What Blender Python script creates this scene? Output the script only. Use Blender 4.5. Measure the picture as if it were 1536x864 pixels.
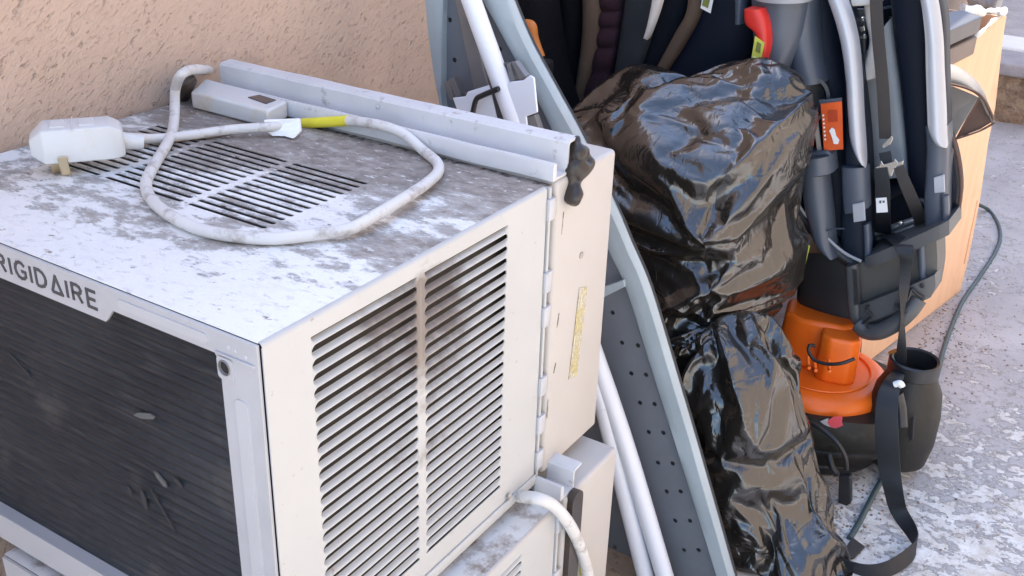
import bpy, bmesh, math, random
from mathutils import Vector, Matrix, Euler, noise
R = math.radians
random.seed(7)
S = bpy.context.scene
for o in list(bpy.data.objects): bpy.data.objects.remove(o)
COL = S.collection

# ------------------------------------------------------------------ camera
CAM = Vector((-0.521012, -0.555780, 0.416797)); CROT = Euler((1.115389, -0.02978, -0.998381), 'XYZ'); FPX = 1606.668
cd = bpy.data.cameras.new('camera'); cam = bpy.data.objects.new('camera', cd); COL.objects.link(cam)
cam.location = CAM; cam.rotation_euler = CROT
cd.sensor_width = 36; cd.lens = FPX / 1536 * 36; cd.clip_start = 0.02; cd.clip_end = 200
S.camera = cam
# ------------------------------------------------------------------ world, sun, exposure
SUN_EL, SUN_AZ = 56, 15          # azimuth measured from +Y (behind the stucco wall) towards +X
w = bpy.data.worlds.new('World'); S.world = w; w.use_nodes = True
nt = w.node_tree; bg = nt.nodes['Background']
sky = nt.nodes.new('ShaderNodeTexSky'); sky.sky_type = 'NISHITA'; sky.sun_disc = False
sky.sun_elevation = R(SUN_EL); sky.sun_rotation = R(SUN_AZ); sky.air_density = 1.0; sky.dust_density = 1.0
nt.links.new(sky.outputs[0], bg.inputs[0]); bg.inputs[1].default_value = 0.15
sl = bpy.data.lights.new('sun', 'SUN'); sl.energy = 2.5; sl.angle = R(0.5); sl.color = (1, 0.95, 0.87)
so = bpy.data.objects.new('sun', sl); COL.objects.link(so)
sd = Vector((math.sin(R(SUN_AZ)) * math.cos(R(SUN_EL)), math.cos(R(SUN_AZ)) * math.cos(R(SUN_EL)), math.sin(R(SUN_EL))))
so.rotation_euler = sd.to_track_quat('Z', 'Y').to_euler(); so.location = sd * 8
S.view_settings.view_transform = 'Standard'; S.view_settings.look = 'None'
S.view_settings.exposure = 2.1; S.view_settings.gamma = 1
S.render.engine = 'CYCLES'
GZ = -0.80                       # ground level (the top of the upper air conditioner is z = 0)

# ------------------------------------------------------------------ helpers
RM = CROT.to_matrix()
def P(px, py, x=None, y=None, z=None, off=0.0):
    """3D point seen at photo pixel (px,py) lying on the real plane x=, y= or z="""
    d = RM @ Vector(((px - 768) / FPX, -(py - 432) / FPX, -1.0))
    if x is not None: t = (x - CAM.x) / d.x
    elif y is not None: t = (y - CAM.y) / d.y
    else: t = (z - CAM.z) / d.z
    return CAM + d * (t + off)

def tag(o, label=None, cat=None, group=None, kind=None):
    if label: o['label'] = label
    if cat: o['category'] = cat
    if group: o['group'] = group
    if kind: o['kind'] = kind
    return o
def empty(name, loc, label, cat, group=None):
    o = bpy.data.objects.new(name, None); COL.objects.link(o); o.location = loc; o.empty_display_size = .05
    bpy.context.view_layer.update()
    return tag(o, label, cat, group)
def link(name, me, mats, parent=None, smooth=False, label=None):
    if not isinstance(mats, (list, tuple)): mats = [mats]
    for m in mats:
        if m: me.materials.append(m)
    o = bpy.data.objects.new(name, me); COL.objects.link(o)
    if parent:
        o.parent = parent
        o.matrix_parent_inverse = parent_inv(parent)
    if smooth:
        for p in me.polygons: p.use_smooth = True
    if label: o['label'] = label
    return o
def parent_inv(p):
    m = Matrix.Identity(4); q = p; chain = []
    while q:
        chain.append(q); q = q.parent
    for q in reversed(chain):
        m = m @ (q.matrix_parent_inverse if q.parent else Matrix.Identity(4)) @ q.matrix_basis
    return m.inverted()
def sharp(o, ang=35):
    me = o.data
    for p in me.polygons: p.use_smooth = True
    bm = bmesh.new(); bm.from_mesh(me)
    for e in bm.edges:
        e.smooth = not (len(e.link_faces) == 2 and e.calc_face_angle(0) > R(ang))
    bm.to_mesh(me); bm.free()
    return o
def bevel(o, wd=.002, seg=2, ang=40):
    m = o.modifiers.new('bevel', 'BEVEL'); m.width = wd; m.segments = seg; m.limit_method = 'ANGLE'; m.angle_limit = R(ang)
    m.harden_normals = False
    return o
def mesh(name, vs, fs, mat, parent=None, smooth=False, label=None, fix=True):
    me = bpy.data.meshes.new(name); me.from_pydata([tuple(v) for v in vs], [], fs); me.update()
    if fix:
        bm = bmesh.new(); bm.from_mesh(me); bmesh.ops.recalc_face_normals(bm, faces=bm.faces); bm.to_mesh(me); bm.free()
    return link(name, me, mat, parent, smooth, label)
def boxm(name, lo, hi, mat, parent=None, bev=0, rot=None, label=None, seg=2):
    (a, b, c), (d, e, f) = lo, hi
    vs = [Vector(v) for v in [(a,b,c),(d,b,c),(d,e,c),(a,e,c),(a,b,f),(d,b,f),(d,e,f),(a,e,f)]]
    if rot:
        ce = sum(vs, Vector()) / 8; m = rot if isinstance(rot, Matrix) else Euler(rot).to_matrix(); vs = [ce + m @ (v - ce) for v in vs]
    o = mesh(name, vs, [(0,3,2,1),(4,5,6,7),(0,1,5,4),(1,2,6,5),(2,3,7,6),(3,0,4,7)], mat, parent, label=label)
    if bev:
        bevel(o, bev, seg)
        if seg > 1: sharp(o, 100)
    return o
def prism(name, poly, a, b, mat, parent=None, bev=0, label=None):
    """solid between polygon moved by vector a and by vector b"""
    n = len(poly); a = Vector(a); b = Vector(b)
    vs = [Vector(p) + a for p in poly] + [Vector(p) + b for p in poly]
    fs = [tuple(range(n)), tuple(range(2*n-1, n-1, -1))] + [(i, (i+1) % n, n + (i+1) % n, n + i) for i in range(n)]
    o = mesh(name, vs, fs, mat, parent, label=label)
    if bev: bevel(o, bev)
    return o
def catmull(pts, n=8, closed=False):
    pts = [Vector(p) for p in pts]
    out = []; N = len(pts)
    for i in range(N if closed else N - 1):
        if closed: a, b, c, d = pts[i-1], pts[i], pts[(i+1) % N], pts[(i+2) % N]
        else: a, b, c, d = pts[max(i-1, 0)], pts[i], pts[i+1], pts[min(i+2, N-1)]
        for k in range(n):
            t = k / n
            out.append(.5 * ((2*b) + (c-a)*t + (2*a-5*b+4*c-d)*t*t + (3*b-a-3*c+d)*t**3))
    if not closed: out.append(pts[-1])
    return out
def tube(name, pts, r, mat, parent=None, n=6, seg=12, smooth_path=True, label=None, rough=0):
    pts = catmull(pts, n) if smooth_path else [Vector(p) for p in pts]
    rs = r if callable(r) else (lambda t: r)
    vs = []; fs = []; N = len(pts)
    T = (pts[1] - pts[0]).normalized(); up = T.orthogonal().normalized()
    for i, p in enumerate(pts):
        t = (pts[min(i+1, N-1)] - pts[max(i-1, 0)]).normalized()
        up = (up - t * up.dot(t)).normalized(); s = t.cross(up)
        for k in range(seg):
            a = 2*math.pi*k/seg; rr = rs(i/(N-1))
            q = p + (up*math.cos(a) + s*math.sin(a)) * rr
            if rough: q += (q-p).normalized() * noise.noise(q*60) * rough
            vs.append(q)
    for i in range(N-1):
        for k in range(seg):
            fs.append((i*seg+k, i*seg+(k+1) % seg, (i+1)*seg+(k+1) % seg, (i+1)*seg+k))
    fs.append(tuple(range(seg))[::-1]); fs.append(tuple((N-1)*seg+k for k in range(seg)))
    o = mesh(name, vs, fs, mat, parent, label=label); return sharp(o, 60)
def strap(name, pts, wd, width, mat, parent=None, th=.0016, n=6, label=None):
    """flat webbing: pts path, wd = list of width directions, width number or list"""
    w_ = width if isinstance(width, (list, tuple)) else [width]*len(pts)
    c = catmull(pts, n); d = catmull(wd, n); ww = catmull([Vector((q, 0, 0)) for q in w_], n)
    vs = []; fs = []; N = len(c)
    for i in range(N):
        t = (c[min(i+1, N-1)] - c[max(i-1, 0)]).normalized()
        q = d[i]; q = (q - t*q.dot(t)).normalized(); nn = t.cross(q)
        h = ww[i].x / 2
        for s, u in ((-1, 1), (-.8, 1.25), (.8, 1.25), (1, 1), (1, -1), (-1, -1)):
            vs.append(c[i] + q*h*s + nn*th*u*.5)
    for i in range(N-1):
        for k in range(6): fs.append((i*6+k, i*6+(k+1) % 6, (i+1)*6+(k+1) % 6, (i+1)*6+k))
    fs.append((0,1,2,3,4,5)); fs.append(tuple((N-1)*6+k for k in (5,4,3,2,1,0)))
    return sharp(mesh(name, vs, fs, mat, parent, label=label), 50)
def pad(name, L, Rr, xs, bulge, thick, mat, parent=None, m=14, n=6, rib=None, pw=.5, label=None, capround=0.0):
    """solid, curved strip body between two outlines; real depth on both faces.  xs: depth of its rim"""
    if not isinstance(xs, (list, tuple)): xs = [xs]*len(L)
    A = catmull([P(*q, x=xs[i]) for i, q in enumerate(L)], n); B = catmull([P(*q, x=xs[i]) for i, q in enumerate(Rr)], n)
    vs = []; fs = []; N = len(A); K = m + 5
    for i in range(N):
        a, b = A[i], B[i]; T = i/(N-1)
        f = 1.0
        if capround:
            e = min(T, 1-T)/capround
            if e < 1: f = math.sqrt(max(0, 1-(1-e)**2)) * .85 + .15
        for k in range(m+1):
            u = k/m; q = a.lerp(b, u)
            h = bulge * max(0, 1-(2*u-1)**2)**pw * f
            if rib: h += rib(T, u)
            q.x -= h; vs.append(q)
        for u in (1.0, .7, .3, 0.0):
            q = a.lerp(b, u); q.x += thick * (1 if u in (.7, .3) else .8) * f; vs.append(q)
    K = m + 5
    for i in range(N-1):
        for k in range(K): fs.append((i*K+k, i*K+(k+1) % K, (i+1)*K+(k+1) % K, (i+1)*K+k))
    fs.append(tuple(range(K))[::-1]); fs.append(tuple((N-1)*K+k for k in range(K)))
    return sharp(mesh(name, vs, fs, mat, parent, label=label), 50)
def plate(name, outer, holes, th, org, ex, ey, mat, parent=None, label=None):
    """flat sheet with real openings; outline and holes in 2D, spanned by ex, ey from org, thickness th centred"""
    cu = bpy.data.curves.new(name, 'CURVE'); cu.dimensions = '2D'; cu.fill_mode = 'BOTH'; cu.extrude = th/2
    for poly in [outer] + holes:
        s = cu.splines.new('POLY'); s.points.add(len(poly)-1); s.use_cyclic_u = True
        for i, q in enumerate(poly): s.points[i].co = (q[0], q[1], 0, 1)
    ob = bpy.data.objects.new('tmp', cu); COL.objects.link(ob)
    me = bpy.data.meshes.new_from_object(ob.evaluated_get(bpy.context.evaluated_depsgraph_get()))
    bpy.data.objects.remove(ob); bpy.data.curves.remove(cu)
    ex = Vector(ex).normalized(); ey = Vector(ey).normalized(); ez = ex.cross(ey)
    for v in me.vertices:
        c = v.co.copy(); v.co = Vector(org) + ex*c.x + ey*c.y + ez*c.z
    me.materials.clear(); me.name = name
    return link(name, me, mat, parent, label=label)
def rrect(x0, y0, x1, y1, r, n=5):
    out = []
    for cx, cy, a0 in ((x1-r, y1-r, 0), (x0+r, y1-r, 90), (x0+r, y0+r, 180), (x1-r, y0+r, 270)):
        for k in range(n+1):
            a = R(a0 + 90*k/n); out.append((cx + r*math.cos(a), cy + r*math.sin(a)))
    return out
def circ(cx, cy, r, n=12): return [(cx + r*math.cos(2*math.pi*k/n), cy + r*math.sin(2*math.pi*k/n)) for k in range(n)]
def lathe(name, prof, c, mat, parent=None, seg=48, label=None, warp=None, mtx=None):
    vs = []; fs = []; n = len(prof)
    for k in range(seg):
        a = 2*math.pi*k/seg
        for (r, z) in prof:
            q = Vector((r*math.cos(a), r*math.sin(a), z))
            if warp: q = warp(q, a)
            if mtx: q = mtx @ q
            vs.append(Vector(c) + q)
    for k in range(seg):
        for i in range(n-1):
            j = (k+1) % seg; fs.append((k*n+i, j*n+i, j*n+i+1, k*n+i+1))
    o = mesh(name, vs, fs, mat, parent, label=label)
    bm = bmesh.new(); bm.from_mesh(o.data); bmesh.ops.remove_doubles(bm, verts=bm.verts, dist=1e-5); bm.to_mesh(o.data); bm.free()
    return sharp(o, 35)

# ------------------------------------------------------------------ materials
class NT:
    def __init__(s, name):
        s.m = bpy.data.materials.new(name); s.m.use_nodes = True; s.t = s.m.node_tree; s.b = s.t.nodes['Principled BSDF']
        s.geo = s.t.nodes.new('ShaderNodeNewGeometry')
    def n(s, typ, props=None, **ins):
        nd = s.t.nodes.new(typ)
        for k, v in (props or {}).items(): setattr(nd, k, v)
        for k, v in ins.items():
            k = int(k[1:]) if k[0] == 'i' and k[1:].isdigit() else k.replace('_', ' ')
            s.set(nd.inputs[k], v)
        return nd
    def set(s, sock, v):
        if isinstance(v, bpy.types.NodeSocket): s.t.links.new(v, sock)
        else: sock.default_value = v
    def map(s, scale=(1,1,1), rot=(0,0,0), loc=(0,0,0)):
        return s.n('ShaderNodeMapping', Vector=s.geo.outputs['Position'], Scale=scale, Rotation=rot, Location=loc).outputs[0]
    def noise(s, scale, detail=4, rough=.55, vec=None, dist=0):
        return s.n('ShaderNodeTexNoise', Vector=vec or s.geo.outputs['Position'], Scale=scale, Detail=detail, Roughness=rough, Distortion=dist).outputs[0]
    def ramp(s, fac, *stops):
        r = s.n('ShaderNodeValToRGB', Fac=fac); e = r.color_ramp.elements
        while len(e) < len(stops): e.new(.5)
        for i, (p, c) in enumerate(stops):
            e[i].position = p; e[i].color = (c, c, c, 1) if isinstance(c, (int, float)) else (*c, 1)
        return r.outputs[0]
    def mix(s, f, a, b):
        m = s.n('ShaderNodeMix', {'data_type': 'RGBA'}); s.set(m.inputs[0], f)
        s.set(m.inputs[6], a if isinstance(a, bpy.types.NodeSocket) else (*a, 1)); s.set(m.inputs[7], b if isinstance(b, bpy.types.NodeSocket) else (*b, 1))
        return m.outputs[2]
    def math(s, op, a, b=0.0, clamp=False):
        m = s.n('ShaderNodeMath', {'operation': op, 'use_clamp': clamp}); s.set(m.inputs[0], a); s.set(m.inputs[1], b); return m.outputs[0]
    def pos(s):
        return s.n('ShaderNodeSeparateXYZ', Vector=s.geo.outputs['Position']).outputs
    def bump(s, h, strength, dist=.002, prev=None):
        b = s.n('ShaderNodeBump', Strength=strength, Distance=dist, Height=h)
        if prev: s.set(b.inputs['Normal'], prev)
        return b.outputs[0]
    def out(s, col, rough=.5, metal=0, normal=None, spec=None, **kw):
        s.set(s.b.inputs['Base Color'], col if isinstance(col, bpy.types.NodeSocket) else (*col, 1))
        s.set(s.b.inputs['Roughness'], rough); s.set(s.b.inputs['Metallic'], metal)
        if normal: s.set(s.b.inputs['Normal'], normal)
        if spec is not None: s.set(s.b.inputs['Specular IOR Level'], spec)
        for k, v in kw.items(): s.set(s.b.inputs[k.replace('_', ' ')], v)
        return s.m
def simple(name, col, rough=.5, metal=0, var=.12, vs=14, bump=.15, bs=180, bd=.0006, dirt=None, ds=25, dlo=.55, dhi=.75, spec=None):
    """one plain surface with mottled colour, fine relief and optional dirt of its own shape"""
    s = NT(name)
    f = s.noise(vs, 5)
    a = tuple(max(0, c*(1-var)) for c in col); b = tuple(min(1, c*(1+var)) for c in col)
    c = s.mix(s.ramp(f, (.3, 0.), (.7, 1.)), a, b)
    rg = rough
    if dirt:
        dm = s.ramp(s.noise(ds, 7, .65), (dlo, 0.), (dhi, 1.)); c = s.mix(dm, c, dirt)
        rg = s.math('ADD', s.math('MULTIPLY', dm, .3), rough, True)
    nr = s.bump(s.noise(bs, 3), bump, bd)
    return s.out(c, rg, metal, nr, spec)

# painted sheet metal of the air conditioners, with grime
def ac_paint(name, top=False, base=(.50, .50, .485)):
    s = NT(name); px, py, pz = s.pos()
    c = s.mix(s.ramp(s.noise(6, 4), (.35, 0.), (.7, 1.)), base, tuple(b*.93 for b in base))
    if top:
        # dust caked in broad patches, wiped clean in others, thicker towards the mounting rail
        warp = s.map((1.0, .6, 1), (0, 0, .45))
        big = s.noise(6.5, 4, .6, warp, .5)
        fine = s.noise(38, 9, .75, s.map((1, .5, 1), (0, 0, .35)))
        grad = s.math('MULTIPLY', s.math('SUBTRACT', px, .12), .55)
        # wiped clean along the front edge and the corner nearest the side
        m = s.math('ADD', s.math('ADD', s.math('MULTIPLY', big, .85), s.math('MULTIPLY', fine, .75)), grad)
        m = s.math('SUBTRACT', m, s.ramp(px, (.0, .16), (.09, .0)))
        dm = s.ramp(m, (.795, 0.), (.845, .72), (.95, 1.0))
        dust = s.mix(s.ramp(s.noise(75, 7, .75, s.map((1, .6, 1), (0, 0, .4))), (.3, 0.), (.7, 1.)), (.095, .070, .056), (.36, .31, .265))
        c = s.mix(s.math('MULTIPLY', dm, .93), c, dust)
        film = s.ramp(s.noise(90, 6, .7, s.map((1, .4, 1), (0, 0, .5))), (.52, 0.), (.64, .18)); c = s.mix(film, c, (.45, .43, .42))
        vor = s.noise(130, 4, .65, s.map((1, .45, 1), (0, 0, .5)))
        spk = s.ramp(vor, (.60, 0.), (.65, 1.)); c = s.mix(s.math('MULTIPLY', spk, .75), c, (.74, .72, .70))
        ds2 = s.ramp(s.noise(100, 5, .65, s.map((1, .5, 1), (0, 0, .4), (3, 3, 0))), (.64, 0.), (.69, 1.)); c = s.mix(s.math('MULTIPLY', ds2, .85), c, (.13, .095, .075))
        nr = s.bump(s.math('ADD', s.math('ADD', dm, spk), s.noise(150, 6, .75)), .7, .0014)
        return s.out(c, s.ramp(dm, (0., .40), (1., .9)), 0, nr)
    # side: brown lint and grime high up around the middle of the louvres, rust runs lower down
    g1 = s.noise(13, 6, .65, s.map((1, 1, 1.3)))
    hz = s.ramp(s.math('MULTIPLY', pz, -1.0), (.012, .25), (.035, 1.), (.16, .45), (.30, .22), (1., 0.))
    cx = s.math('SUBTRACT', 1.0, s.math('MULTIPLY', s.math('ABSOLUTE', s.math('SUBTRACT', px, .205)), 6.5), True)
    m = s.math('ADD', s.math('MULTIPLY', g1, .72), s.math('MULTIPLY', s.math('MULTIPLY', hz, cx), .55))
    dm = s.ramp(m, (.53, 0.), (.70, .9))
    # inner depth: dirt sits in recesses behind the face
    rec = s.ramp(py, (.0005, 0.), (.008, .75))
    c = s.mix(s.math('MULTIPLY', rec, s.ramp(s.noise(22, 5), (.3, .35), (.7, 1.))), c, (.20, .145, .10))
    c = s.mix(s.math('MULTIPLY', dm, .9), c, s.mix(s.noise(70, 5, .7), (.055, .034, .022), (.22, .16, .12)))
    sp = s.ramp(s.noise(95, 4, .6), (.66, 0.), (.71, 1.)); c = s.mix(s.math('MULTIPLY', sp, .55), c, (.30, .19, .11))
    run = s.ramp(s.noise(48, 5, .6, s.map((1, 1, .12))), (.58, 0.), (.72, .35)); c = s.mix(run, c, (.50, .42, .34))
    nr = s.bump(s.noise(30, 3), .15, .001)
    return s.out(c, .42, 0, nr)
M = {}
M['side'] = ac_paint('painted_metal_side'); M['top'] = ac_paint('painted_metal_dusty', True, (.84, .83, .80))
M['low_top'] = simple('painted_metal_dusty_low', (.74, .72, .69), .45, dirt=(.24, .17, .12), ds=30, dlo=.47, dhi=.66)
M['front'] = simple('painted_metal_frame', (.49, .49, .50), .4, var=.05, dirt=(.33, .30, .27), ds=40, dlo=.66, dhi=.8)
M['rail'] = simple('painted_rail', (.62, .62, .62), .42, var=.07, dirt=(.24, .20, .17), ds=38, dlo=.60, dhi=.74)
M['bezel'] = simple('cream_plastic', (.50, .465, .425), .45, var=.03, dirt=(.42, .34, .27), ds=60, dlo=.69, dhi=.8)
M['seam'] = simple('grimy_seam', (.42, .38, .34), .6, dirt=(.10, .08, .07), ds=90, dlo=.45, dhi=.6)
M['dark'] = simple('dark_interior', (.03, .025, .022), .9)
M['emboss'] = simple('embossed_frame', (.53, .53, .54), .4, var=.04)
M['letter'] = simple('letter_print', (.07, .07, .075), .5)
def coil():
    s = NT('condenser_fins')
    fz = s.noise(170, 2, .5, s.map((1, .10, 1.2))); b = s.noise(7, 5, .6)
    c = s.mix(s.ramp(b, (.35, 0.), (.7, 1.)), (.018, .024, .032), (.040, .048, .058))
    c = s.mix(s.ramp(fz, (.52, 0.), (.75, .28)), c, (.12, .12, .125))
    d = s.ramp(s.noise(9, 5, .6, s.map((1, 1, 1), (0, 0, 0), (4, 2, 1))), (.58, 0.), (.75, .55)); c = s.mix(d, c, (.16, .15, .14))
    return s.out(c, .5, .35, s.bump(fz, .4, .0012))
M['coil'] = coil(); M['fin_light'] = simple('lint_grey', (.13, .13, .127), .7, .1); M['fin'] = simple('bent_fin', (.055, .058, .062), .5, .3)
M['cord'] = simple('white_cord', (.66, .64, .61), .45, var=.08, dirt=(.36, .31, .27), ds=45, dlo=.52, dhi=.72)
M['plug'] = simple('white_plug', (.62, .625, .61), .35, var=.04, dirt=(.6, .52, .38), ds=14, dlo=.6, dhi=.75)
M['brass'] = simple('prong_metal', (.72, .58, .36), .3, .9)
M['yellow'] = simple('yellow_tape', (.78, .70, .05), .4)
M['tan_wear'] = simple('rusty_wire', (.40, .20, .11), .6)
M['tag'] = simple('white_tag', (.85, .86, .87), .4, dirt=(.4, .38, .36), ds=70, dlo=.6, dhi=.75)
M['foam'] = simple('black_sealant', (.035, .026, .020), .38, var=.4, bump=.6, bs=90, bd=.003)
M['rub_foam'] = simple('brown_gasket', (.055, .042, .034), .3, var=.2)
M['lcd'] = simple('dark_window', (.05, .035, .04), .2)
def label_mat():
    s = NT('printed_label'); px, py, pz = s.pos()
    ln = s.n('ShaderNodeTexNoise', Vector=s.map((1, 1, .35), (0, R(8), 0)), Scale=520., Detail=2., Roughness=.6).outputs[0]
    rows = s.math('SINE', s.math('MULTIPLY', px, 2200.))
    m = s.ramp(s.math('ADD', s.math('MULTIPLY', rows, .14), ln), (.50, 0.), (.56, 1.))
    wrn = s.ramp(s.noise(30, 3), (.42, 0.), (.55, 1.))
    c = s.mix(s.math('MULTIPLY', m, .75), s.mix(wrn, (.62, .575, .47), (.58, .50, .26)), (.20, .16, .07))
    return s.out(c, .5)
M['label'] = label_mat()
def stucco(name, col):
    s = NT(name)
    v = s.map((1, 1, 1), (0, R(38), 0)); v2 = s.n('ShaderNodeMapping', Vector=v, Scale=(1, 1, 2.2)).outputs[0]
    lump = s.noise(22, 5, .65, v2, .3); fine = s.noise(150, 5, .7, v2)
    pit = s.ramp(s.noise(95, 3, .55, v2, .2), (.30, 0.), (.42, 1.)); pit2 = s.ramp(s.noise(58, 3, .6, v2, .3), (.29, 0.), (.37, 1.))
    c = s.mix(s.ramp(s.noise(1.7, 5, .6), (.3, 0.), (.7, 1.)), tuple(q*.88 for q in col), tuple(q*1.05 for q in col))
    c = s.mix(s.ramp(s.noise(7, 6, .7), (.45, 0.), (.75, .45)), c, (col[0]*.72, col[1]*.66, col[2]*.62))
    c = s.mix(s.ramp(pit2, (0., .45), (1., 0.)), c, tuple(q*.5 for q in col))
    c = s.mix(s.ramp(fine, (.62, 0.), (.74, .5)), c, tuple(min(1, q*1.35) for q in col))
    h = s.math('ADD', s.math('MULTIPLY', lump, .9), s.math('ADD', s.math('MULTIPLY', fine, .45), s.math('ADD', s.math('MULTIPLY', pit, .35), s.math('MULTIPLY', pit2, .5))))
    return s.out(c, .92, 0, s.bump(h, .9, .0042))
M['stucco'] = stucco('pink_stucco', (.62, .455, .35)); M['stucco2'] = stucco('beige_stucco', (.52, .42, .33))
def ground():
    s = NT('flaking_paint'); v = s.map((1, 1, 1), (0, 0, .9))
    big = s.noise(2.4, 4, .6, v, .3); f = s.noise(33, 10, .76, s.map((1, .72, 1), (0, 0, .75)), .15); f2 = s.noise(70, 6, .7, s.map((1, .7, 1), (0, 0, .5)))
    px, py, pz = s.pos()
    g = s.math('MULTIPLY', s.math('SUBTRACT', 1.62, px), .13)
    g = s.math('MAXIMUM', g, -.045)
    m = s.math('ADD', s.math('ADD', s.math('MULTIPLY', big, .20), s.math('ADD', s.math('MULTIPLY', f, .8), s.math('MULTIPLY', f2, .34))), g)
    pm = s.ramp(m, (.672, 0.), (.715, 1.))
    paint = s.mix(s.ramp(s.noise(5, 7, .65), (.35, 0.), (.65, 1.)), (.40, .375, .36), (.52, .495, .48))
    paint = s.mix(s.ramp(f2, (.60, 0.), (.72, .45)), paint, (.52, .50, .50))
    bare = s.mix(s.ramp(s.noise(26, 6, .75), (.35, 0.), (.65, 1.)), (.55, .50, .43), (.78, .76, .72))
    c = s.mix(pm, paint, bare)
    # darker rim where the paint film ends
    rim = s.ramp(m, (.655, 0.), (.670, .3), (.682, 0.)); c = s.mix(rim, c, (.15, .13, .14))
    dr = s.ramp(s.noise(85, 6, .75), (.60, 0.), (.68, 1.)); c = s.mix(s.math('MULTIPLY', dr, .6), c, (.14, .11, .09))
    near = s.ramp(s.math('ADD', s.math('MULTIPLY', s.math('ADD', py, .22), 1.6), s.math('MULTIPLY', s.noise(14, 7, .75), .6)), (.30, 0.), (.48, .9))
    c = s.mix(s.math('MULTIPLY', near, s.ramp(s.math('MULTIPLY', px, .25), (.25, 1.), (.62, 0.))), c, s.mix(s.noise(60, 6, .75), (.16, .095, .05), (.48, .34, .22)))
    h = s.math('ADD', s.math('MULTIPLY', pm, -1.0), s.math('MULTIPLY', s.noise(110, 6, .75), .7))
    return s.out(c, .78, 0, s.bump(h, .8, .0022))
M['ground'] = ground()
M['concrete'] = simple('concrete_step', (.36, .33, .33), .85, bump=.6, bs=40, bd=.01)
M['white_band'] = simple('white_painted_kerb', (.85, .82, .76), .7, var=.05)
M['brown_face'] = simple('broken_brown_face', (.26, .17, .11), .95, var=.4, vs=9, bump=1, bs=22, bd=.04, dirt=(.40, .30, .20), ds=8, dlo=.45, dhi=.6)
# ironing board
M['cover'] = simple('silver_cover', (.36, .415, .435), .42, var=.08, vs=8, bump=.35, bs=26, bd=.004)
M['mesh_panel'] = simple('grey_steel_panel', (.17, .185, .205), .5, .15, var=.06, bump=.1)
M['white_tube'] = simple('white_tube', (.80, .82, .86), .28, var=.02, bump=.02)
M['white_plastic'] = simple('white_bracket', (.82, .85, .9), .35, var=.03)
M['grey_rack'] = simple('grey_rack', (.24, .23, .23), .4, .4)
M['black'] = simple('black_plastic', (.022, .022, .024), .4)
M['under'] = simple('underside_pad', (.035, .035, .036), .8)
# bags
def bagmat():
    s = NT('black_bag_plastic')
    def crease(sc, vec, wd):
        n_ = s.n('ShaderNodeTexNoise', Vector=vec, Scale=sc, Detail=2., Roughness=.5, Distortion=.6).outputs[0]
        return s.ramp(s.math('ABSOLUTE', s.math('SUBTRACT', n_, .5)), (.0, 0.), (wd, 1.))
    c1 = crease(9, s.map((1, 1, 1.8), (.5, .3, 0)), .05); c2 = crease(19, s.map((1, 1.6, .8), (-.4, .2, .5)), .05); c3 = crease(48, s.map((1, 1, 1.3), (.2, .9, 0)), .09)
    n2 = s.noise(160, 3, .6)
    rg = s.ramp(s.noise(14, 6, .65), (.3, .15), (.7, .30))
    h = s.math('ADD', s.math('ADD', s.math('MULTIPLY', c1, .9), s.math('MULTIPLY', c2, .45)), s.math('ADD', s.math('MULTIPLY', c3, .14), s.math('MULTIPLY', n2, .05)))
    nr = s.bump(h, .24, .003)
    dust = s.ramp(s.noise(40, 7, .7), (.55, 0.), (.8, .35))
    return s.out(s.mix(dust, (.018, .015, .012), (.075, .062, .05)), rg, 0, nr, .9, IOR=1.6)
M['bag'] = bagmat()
# seats
M['navy'] = simple('navy_plastic', (.010, .016, .030), .55, var=.06, spec=.3)
M['navy_deep'] = simple('navy_inner_plastic', (.005, .009, .020), .6, var=.06, spec=.25)
M['slate'] = simple('slate_plastic', (.072, .088, .115), .38, var=.06, bump=.05)
M['slate_light'] = simple('slate_shell', (.30, .315, .33), .45, var=.05, bump=.05)
M['silver'] = simple('silver_trim', (.44, .465, .51), .32, .25, var=.03, bump=.03)
M['webbing'] = simple('webbing', (.045, .038, .034), .65, bump=.5, bs=500, bd=.0008)
M['webbing_black'] = simple('black_webbing', (.010, .011, .014), .5, bump=.5, bs=500, bd=.0008)
M['fab_black'] = simple('black_fabric', (.006, .006, .008), .95, bump=.6, bs=300, bd=.002, spec=.15)
M['fab_navy'] = simple('navy_fabric', (.006, .008, .013), .95, bump=.6, bs=300, bd=.002, spec=.15)
M['fab_grey'] = simple('grey_fabric', (.034, .038, .042), .95, bump=.6, bs=300, bd=.002, spec=.15)
M['fab_plum'] = simple('plum_fabric', (.042, .020, .027), .9, bump=.6, bs=300, bd=.002, spec=.2)
M['fab_tan'] = simple('tan_fabric', (.13, .088, .060), .9, bump=.6, bs=300, bd=.002, spec=.2)
M['red'] = simple('red_plastic', (.62, .030, .022), .4)
M['lab_yellow'] = simple('yellow_label', (.62, .62, .10), .4)
M['lab_dark'] = simple('label_print', (.18, .20, .05), .5)
M['lab_white'] = simple('white_label', (.82, .82, .80), .45)
M['lab_orange'] = simple('orange_label', (.66, .10, .018), .45)
M['lab_orange2'] = simple('orange_label_print', (.42, .05, .012), .45)
M['lab_green'] = simple('green_label', (.42, .55, .08), .4)
M['chrome'] = simple('bright_metal', (.80, .76, .70), .25, .9)
M['bar'] = simple('metal_bar', (.55, .55, .56), .3, .8)
M['cream_fab'] = simple('cream_cloth', (.62, .58, .53), .9)
M['base_shell'] = simple('dark_grey_shell', (.075, .076, .078), .45, var=.06)
M['base_panel'] = simple('olive_grey_panel', (.085, .080, .072), .5, var=.06)
M['orange'] = simple('orange_plastic', (.95, .17, .012), .38, var=.05, bump=.1, bs=60, bd=.001)
M['orange_dull'] = simple('orange_handle', (.62, .20, .04), .5)
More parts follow.
